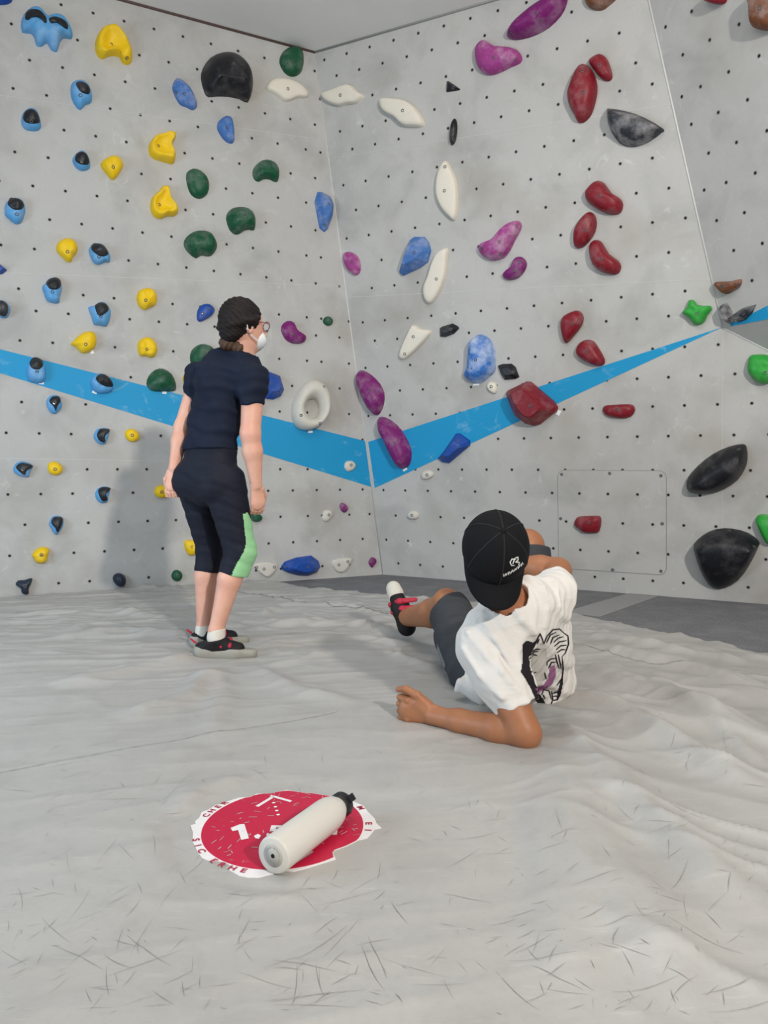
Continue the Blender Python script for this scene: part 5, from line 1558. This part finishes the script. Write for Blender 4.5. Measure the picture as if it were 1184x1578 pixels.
    lines = [[(823, 997), (828, 985), (832, 976), (836, 985), (838, 992)], [(838, 992), (843, 980), (852, 970), (862, 969), (868, 975)], [(868, 975), (875, 980), (876, 992), (871, 1006), (866, 1012)],
             [(842, 990), (848, 978), (857, 974)], [(848, 992), (852, 982), (862, 978)], [(853, 990), (860, 983), (868, 981)], [(854, 996), (862, 989), (873, 987)], [(857, 1001), (864, 995), (873, 994)], [(858, 1006), (865, 1001), (871, 1001)],
             [(828, 992), (831, 984)], [(816, 1010), (823, 1004), (829, 1003)], [(815, 1016), (822, 1008), (828, 1010)], [(817, 1005), (826, 1000), (832, 1000)], [(816, 1034), (822, 1037), (827, 1035)], [(843, 1026), (843, 1020), (849, 1015), (857, 1014)],
             [(839, 1036), (842, 1046)], [(856, 1008), (858, 1018), (862, 1030)], [(860, 1008), (863, 1020), (865, 1030)], [(845, 1030), (850, 1020), (856, 1020)], [(866, 1012), (868, 1030), (866, 1045), (858, 1056)],
             [(820, 1041), (823, 1054), (830, 1064)], [(835, 1070), (838, 1062), (846, 1064), (850, 1078)], [(840, 1076), (837, 1070)], [(850, 1064), (852, 1078), (849, 1086)], [(852, 1068), (859, 1066)], [(852, 1073), (860, 1072)], [(852, 1079), (860, 1078)], [(828, 1070), (834, 1078), (832, 1086)]]
    ln = joined('back_print', [ribbon(l_, 2.0, sb, '', None, None, off=.002) for l_ in lines], M['ink'], root)
    ln['kind'] = 'stuff'
    # ---- shoes
    dr = nv(T(606, 906, 3.84) - T(628, 972, 3.74)); n_ = nv(np.cross(dr, (1, 0, 0)))
    heel = T(627, 966, 3.76); toe = heel + dr * .205
    F = Field(np.minimum(heel, toe) - .09, np.maximum(heel, toe) + .09, .004)
    sole_n = nv(A3((-.35, .9, -.35)))
    F.cone(heel, (heel + toe) / 2, .040, .046, .02, flat=.8, side=(1, .3, 0)); F.cone((heel + toe) / 2, toe, .046, .034, .02, flat=.8, side=(1, .3, 0))
    F.cone(heel, anL, .042, .045, .02)
    F.cone(anL, knL, .042, .05, .004, 'sub')
    s1 = F.obj('shoe', M['shoe_black']); shift(s1, root); s1['label'] = 'black climbing shoe with red straps'
    R_ = Field(np.minimum(heel, toe) - .09, np.maximum(heel, toe) + .09, .004)
    R_.cone((heel + toe) / 2 + sole_n * .012, toe + sole_n * .008, .045, .037, .02, flat=.75, side=(1, .3, 0)); R_.cone(heel + sole_n * .012, (heel + toe) / 2 + sole_n * .012, .038, .045, .02, flat=.7, side=(1, .3, 0))
    R_.cone(toe - dr * .02, toe + dr * .006, .042, .036, .01, flat=.8, side=(1, .3, 0))
    R_.cut((heel + toe) / 2 + sole_n * -.002 + dr * .0, -nv(sole_n + dr * .32))
    r1 = R_.obj('sole', M['shoe_white']); r1.parent = s1; r1.matrix_parent_inverse = Matrix.Identity(4)
    K_ = Field(np.minimum(heel, toe) - .09, np.maximum(heel, toe) + .12, .004)
    f0 = -sole_n * .043
    for q, e in ((.085, .03), (.125, .05)):
        c0 = heel + dr * q
        K_.cone(c0 + A3((-.042, -.012, -.004)), c0 + f0 + A3((-.012, 0, .004)), .015, .015, .006, flat=.6, side=dr); K_.cone(c0 + f0 + A3((-.012, 0, .004)), c0 + f0 * .8 + A3((.05 + e * .4, .012, .012)), .015, .012, .006, flat=.6, side=dr)
    k1 = K_.obj('velcro_strap', M['strap']); k1.parent = s1; k1.matrix_parent_inverse = Matrix.Identity(4)
    F = Field(anR - .2, anR + A3((.12, .26, .12)), .005)
    h2 = A3((anR[0], anR[1] - .03, .042)); t2_ = h2 + A3((-.03, .23, -.01))
    F.cone(h2, (h2 + t2_) / 2, .042, .046, .02); F.cone((h2 + t2_) / 2, t2_, .046, .03, .02); F.cone(h2, anR, .044, .048, .02)
    F.cut((0, 0, .004), (0, 0, -1))
    s2 = F.obj('shoe', M['shoe_black']); shift(s2, root)
    return root
man()
# ---------------------------------------------------------------- torn round sticker on the mat, water bottle
M['sticker_white'] = plain('sticker_white', srgb(226, 222, 222), .5, .4, grain=.04)
M['sticker_red'] = (lambda t: t.out(t.mix(t.ramp(t.noise(35, 5, .7), [(.62, K0), (.72, G(.5))]), srgb(186, 24, 62), srgb(170, 110, 120)), .45, .4))(NT('sticker_red'))
M['sticker_ink'] = plain('sticker_ink', srgb(168, 28, 62), .5, .4)
M['bare'] = plain('bare_vinyl', (0.42, 0.415, 0.40, 1), .6, .3)
def spx(x, y): return (280 + x / 3.7, 1190 + y / 3.7)
def sflo(x, y): p = floor_at(*spx(x, y)); return Vector((p.x, p.y))
def lay(name, loops, mat, z, parent, thick=.0006):
    """flat shapes on the mat, following its surface"""
    V, F_ = [], []
    for lp in loops:
        n = len(lp); b = len(V)
        for zz in (z, z - thick):
            for p in lp: V.append((p.x, p.y, MZ(p) + zz))
        F_.append(list(range(b, b + n)))
        for i in range(n):
            j = (i + 1) % n; F_.append((b + j, b + i, b + n + i, b + n + j))
    o = mesh_obj(name, V, F_, mat, None)
    return o
SC0 = (sflo(112, 340) + sflo(1035, 340)) / 2
RAD = (sflo(1035, 340) - sflo(112, 340)).length / 2
top_, bot_ = sflo(575, 113), sflo(575, 566)
SC0 = Vector((SC0.x, (top_.y + bot_.y) / 2))
RY = (top_.y - bot_.y) / 2
sz = mh(SC0.x, SC0.y)
STZ = sz
def MZ(p): return STZ
torn = [(50, 310), (80, 303), (78, 285), (100, 268), (115, 235), (150, 222), (200, 192), (235, 190), (265, 172), (330, 152), (390, 148), (430, 130), (500, 128), (600, 108), (680, 122), (740, 125), (830, 140), (900, 150), (940, 165), (975, 172), (1040, 200), (1062, 232), (1100, 270), (1112, 300), (1140, 325), (1100, 335), (1090, 350), (1060, 385), (1010, 395), (940, 430), (870, 455), (862, 470), (880, 505), (800, 530), (720, 555), (640, 575), (600, 570), (520, 590), (440, 610), (380, 610), (330, 600), (270, 565), (285, 545), (245, 520), (200, 515), (180, 522), (120, 500), (95, 470), (62, 400), (65, 350)]
root = lay('floor_sticker', [[sflo(*p) for p in torn]], M['sticker_white'], .0016, None, .0012)
tag(root, 'torn round red and white distance sticker stuck on the grey mat', 'sticker')
def inside_t(p): return inside((p.x, p.y), [tuple(sflo(*q)) for q in torn])
# red disc clipped by the torn outline
ring = []
n = 96
TL = [sflo(*q) for q in torn]
def ray_lim(a):
    d = Vector((math.cos(a), math.sin(a))); best = 9
    for i in range(len(TL)):
        p, q = TL[i - 1] - SC0, TL[i] - SC0
        e = q - p; den = d.x * e.y - d.y * e.x
        if abs(den) < 1e-9: continue
        t = (p.x * e.y - p.y * e.x) / den; s_ = (p.x * d.y - p.y * d.x) / den
        if t > 0 and 0 <= s_ <= 1: best = min(best, t)
    return best
for i in range(n):
    a = 2 * math.pi * i / n
    R_ = RAD * RY / math.hypot(RY * math.cos(a), RAD * math.sin(a))
    ring.append(SC0 + Vector((math.cos(a), math.sin(a))) * min(R_, ray_lim(a) - .002))
disc = lay('red_disc', [ring], M['sticker_red'], .0021, None, .0004); disc.parent = root
# lettering
def glyphs(txt, size):
    cu = bpy.data.curves.new('txt', 'FONT'); cu.body = txt; cu.size = size; cu.align_x = 'CENTER'; cu.offset = size * .03
    o = bpy.data.objects.new('txt', cu); COL.objects.link(o)
    dg = bpy.context.evaluated_depsgraph_get()
    me = o.evaluated_get(dg).to_mesh()
    V = [v.co.copy() for v in me.vertices]; F_ = [tuple(p.vertices) for p in me.polygons]
    o.evaluated_get(dg).to_mesh_clear(); bpy.data.objects.remove(o); bpy.data.curves.remove(cu)
    return V, F_
def put(parts, V, F_, fn):
    b = len(parts[0]); parts[0].extend(fn(v) for v in V); parts[1].extend(tuple(i + b for i in f) for f in F_)
def flat_part(name, V, F_, mat):
    o = mesh_obj(name, V, F_, mat, None); o.parent = root
    return o
for pl in ([(280, 328), (330, 308), (358, 306), (384, 388), (340, 397), (322, 340), (290, 347)], [(413, 374), (436, 362), (452, 372), (440, 392), (420, 386)]):
    flat_part('letter', [(sflo(*p).x, sflo(*p).y, STZ + .0027) for p in pl], [tuple(range(len(pl)))[::-1]], M['sticker_white'])
for ch, c in (('5', (540, 345)), ('M', (815, 335))):
    V, F_ = glyphs(ch, .075)
    cx_ = (min(v.x for v in V) + max(v.x for v in V)) / 2; cyy = (min(v.y for v in V) + max(v.y for v in V)) / 2
    p0 = sflo(*c)
    flat_part('letter', [(p0.x + (v.x - cx_) * 1.2, p0.y + (v.y - cyy), STZ + .0027) for v in V], F_, M['sticker_white'])
def quad(parts, a, b, w):
    d = (b - a).normalized(); s_ = Vector((-d.y, d.x)) * w
    bb = len(parts[0])
    for p in (a - s_, b - s_, b + s_, a + s_): parts[0].append((p.x, p.y, STZ + .0027))
    parts[1].append((bb, bb + 1, bb + 2, bb + 3))
for a_, b_ in ((sflo(430, 205), sflo(520, 150)), (sflo(508, 143), sflo(625, 176))):
    pr = ([], []); quad(pr, a_, b_, .0048)
    flat_part('arrow_stroke', pr[0], pr[1], M['sticker_white'])
for c in ((525, 184), (535, 207), (543, 229), (551, 252)):
    p = sflo(*c)
    flat_part('dot', [(p.x + .0045 * math.cos(i * math.pi / 6), p.y + .0045 * math.sin(i * math.pi / 6), STZ + .0027) for i in range(12)], [tuple(range(12))], M['sticker_white'])
for chars, a0, st in (('SICHERHE', 199, 7.8), ('CHER', 165, -7.0), ('M', 27, 0), ('E', 3, 0), ('I', -6, 0)):
    for i, ch in enumerate(chars):
        a = math.radians(a0 + st * i)
        flip = a0 > 180
        if flip and i == 3: continue
        V, F_ = glyphs(ch, .026)
        cx_ = (min(v.x for v in V) + max(v.x for v in V)) / 2
        base = SC0 + Vector((RAD * math.cos(a), RY * math.sin(a))) * (1.100 if flip else 1.03)
        rad = Vector((math.cos(a), math.sin(a)))
        upv = -rad if flip else rad
        rt = Vector((upv.y, -upv.x))
        flat_part('letter', [tuple((base + rt * (v.x - cx_) + upv * (v.y * .85)).to_3d() + Vector((0, 0, STZ + .0027))) for v in V], F_, M['sticker_ink'])
# scratches through the print
scr = ([], [])
rr_ = random.Random(5)
for i in range(85):
    a = rr_.uniform(0, 6.28); r_ = math.sqrt(rr_.random()) * .93
    p = SC0 + Vector((RAD * r_ * math.cos(a), RY * r_ * math.sin(a)))
    an = rr_.gauss(.8, .8); L = rr_.uniform(.006, .022)
    quad(scr, p, p + Vector((math.cos(an), math.sin(an))) * L, rr_.uniform(.0005, .0011))
quad(scr, sflo(640, 530), sflo(745, 462), .0045)
sc_ = mesh_obj('scratch', [(x, y, z + .0004) for x, y, z in scr[0]], scr[1], M['bare'], None); sc_.parent = root
sc_['kind'] = 'stuff'

# bottle lying on the sticker
def lathe(name, prof, mat, M4, parent=None, seg=48, smooth=True):
    V, F_ = [], []
    for r, z in prof:
        for i in range(seg):
            t = 2 * math.pi * i / seg; V.append((r * math.cos(t), r * math.sin(t), z))
    for k in range(len(prof) - 1):
        for i in range(seg):
            j = (i + 1) % seg; F_.append((k * seg + i, k * seg + j, (k + 1) * seg + j, (k + 1) * seg + i))
    F_.append(tuple(range(seg))[::-1]); F_.append(tuple((len(prof) - 1) * seg + i for i in range(seg)))
    o = mesh_obj(name, V, F_, mat, None, smooth)
    if parent is None: o.matrix_world = M4
    else: o.parent = parent
    return o
M['bottle'] = plain('matt_white_steel', srgb(202, 198, 190), .45, .4, grain=.03, gscale=300)
M['bottle_base'] = plain('grey_base', srgb(172, 169, 163), .5, .4)
M['cap_black'] = plain('black_plastic', srgb(28, 28, 30), .45, .4)
M['ring_grey'] = plain('embossed_ring', srgb(150, 148, 144), .5)
BR = .0405
zb = STZ + .0028 + BR
pb = floor_at(421, 1319, zb); pn = floor_at(521, 1244, zb)
ax = (pn - pb); LEN = ax.length; ax.normalize()
rotm = ax.to_track_quat('Z', 'Y').to_matrix().to_4x4()
M4 = Matrix.Translation(pb) @ rotm
prof = [(BR * .90, 0.0), (BR * .97, .002), (BR, .006), (BR, LEN * .76), (BR * .985, LEN * .82), (BR * .93, LEN * .88), (BR * .84, LEN * .93), (BR * .72, LEN * .965), (BR * .66, LEN * .985), (BR * .66, LEN)]
bot = lathe('water_bottle', prof, M['bottle'], M4)
tag(bot, 'white steel water bottle with black loop cap lying on the red sticker', 'bottle')
lathe('base_disc', [(BR * .60, -.0006), (BR * .60, .001)], M['bottle_base'], None, bot)
lathe('base_dot', [(.0046, -.0014), (.0046, .001)], M['hole'], None, bot, 20)
Vr, Fr = [], []
for k in range(34):                                       # fine embossed lettering ring on the base
    if k % 9 == 8: continue
    a = 2 * math.pi * k / 34
    b = len(Vr)
    for da, r in ((-.05, .0165), (.05, .0165), (.05, .0192), (-.05, .0192)):
        Vr.append((r * math.cos(a + da), r * math.sin(a + da), -.0009))
    Fr.append((b, b + 1, b + 2, b + 3)); 
er = mesh_obj('embossed_ring', Vr, [f[::-1] for f in Fr], M['ring_grey'], bot)
cp_ = lathe('bottle_cap', [(BR * .70, LEN - .004), (BR * .74, LEN - .002), (BR * .74, LEN + .022), (BR * .66, LEN + .027), (BR * .40, LEN + .028)], M['cap_black'], None, bot, 32)
Vl, Fl = [], []
def box_pts(p, q, w, t):
    p, q = Vector(p), Vector(q); d = (q - p).normalized(); s_ = Vector((1, 0, 0)) * w; n_ = d.cross(Vector((1, 0, 0))).normalized() * t
    b = len(Vl)
    for e in (p, q):
        for a, c in ((-1, -1), (1, -1), (1, 1), (-1, 1)): Vl.append(e + s_ * a + n_ * c)
    for i in range(4):
        j = (i + 1) % 4; Fl.append((b + i, b + j, b + 4 + j, b + 4 + i))
    Fl.append((b + 3, b + 2, b + 1, b)); Fl.append((b + 4, b + 5, b + 6, b + 7))
import itertools
loop = [(0, -BR * .70, LEN + .012), (0, -BR * .78, LEN + .030), (0, -BR * .45, LEN + .046), (0, BR * .45, LEN + .046), (0, BR * .78, LEN + .030), (0, BR * .70, LEN + .012)]
for a, b in zip(loop[:-1], loop[1:]): box_pts(a, b, .0085, .004)
lo2 = mesh_obj('carry_loop', Vl, Fl, M['cap_black'], cp_)
lo2.rotation_euler = (0, 0, .9)
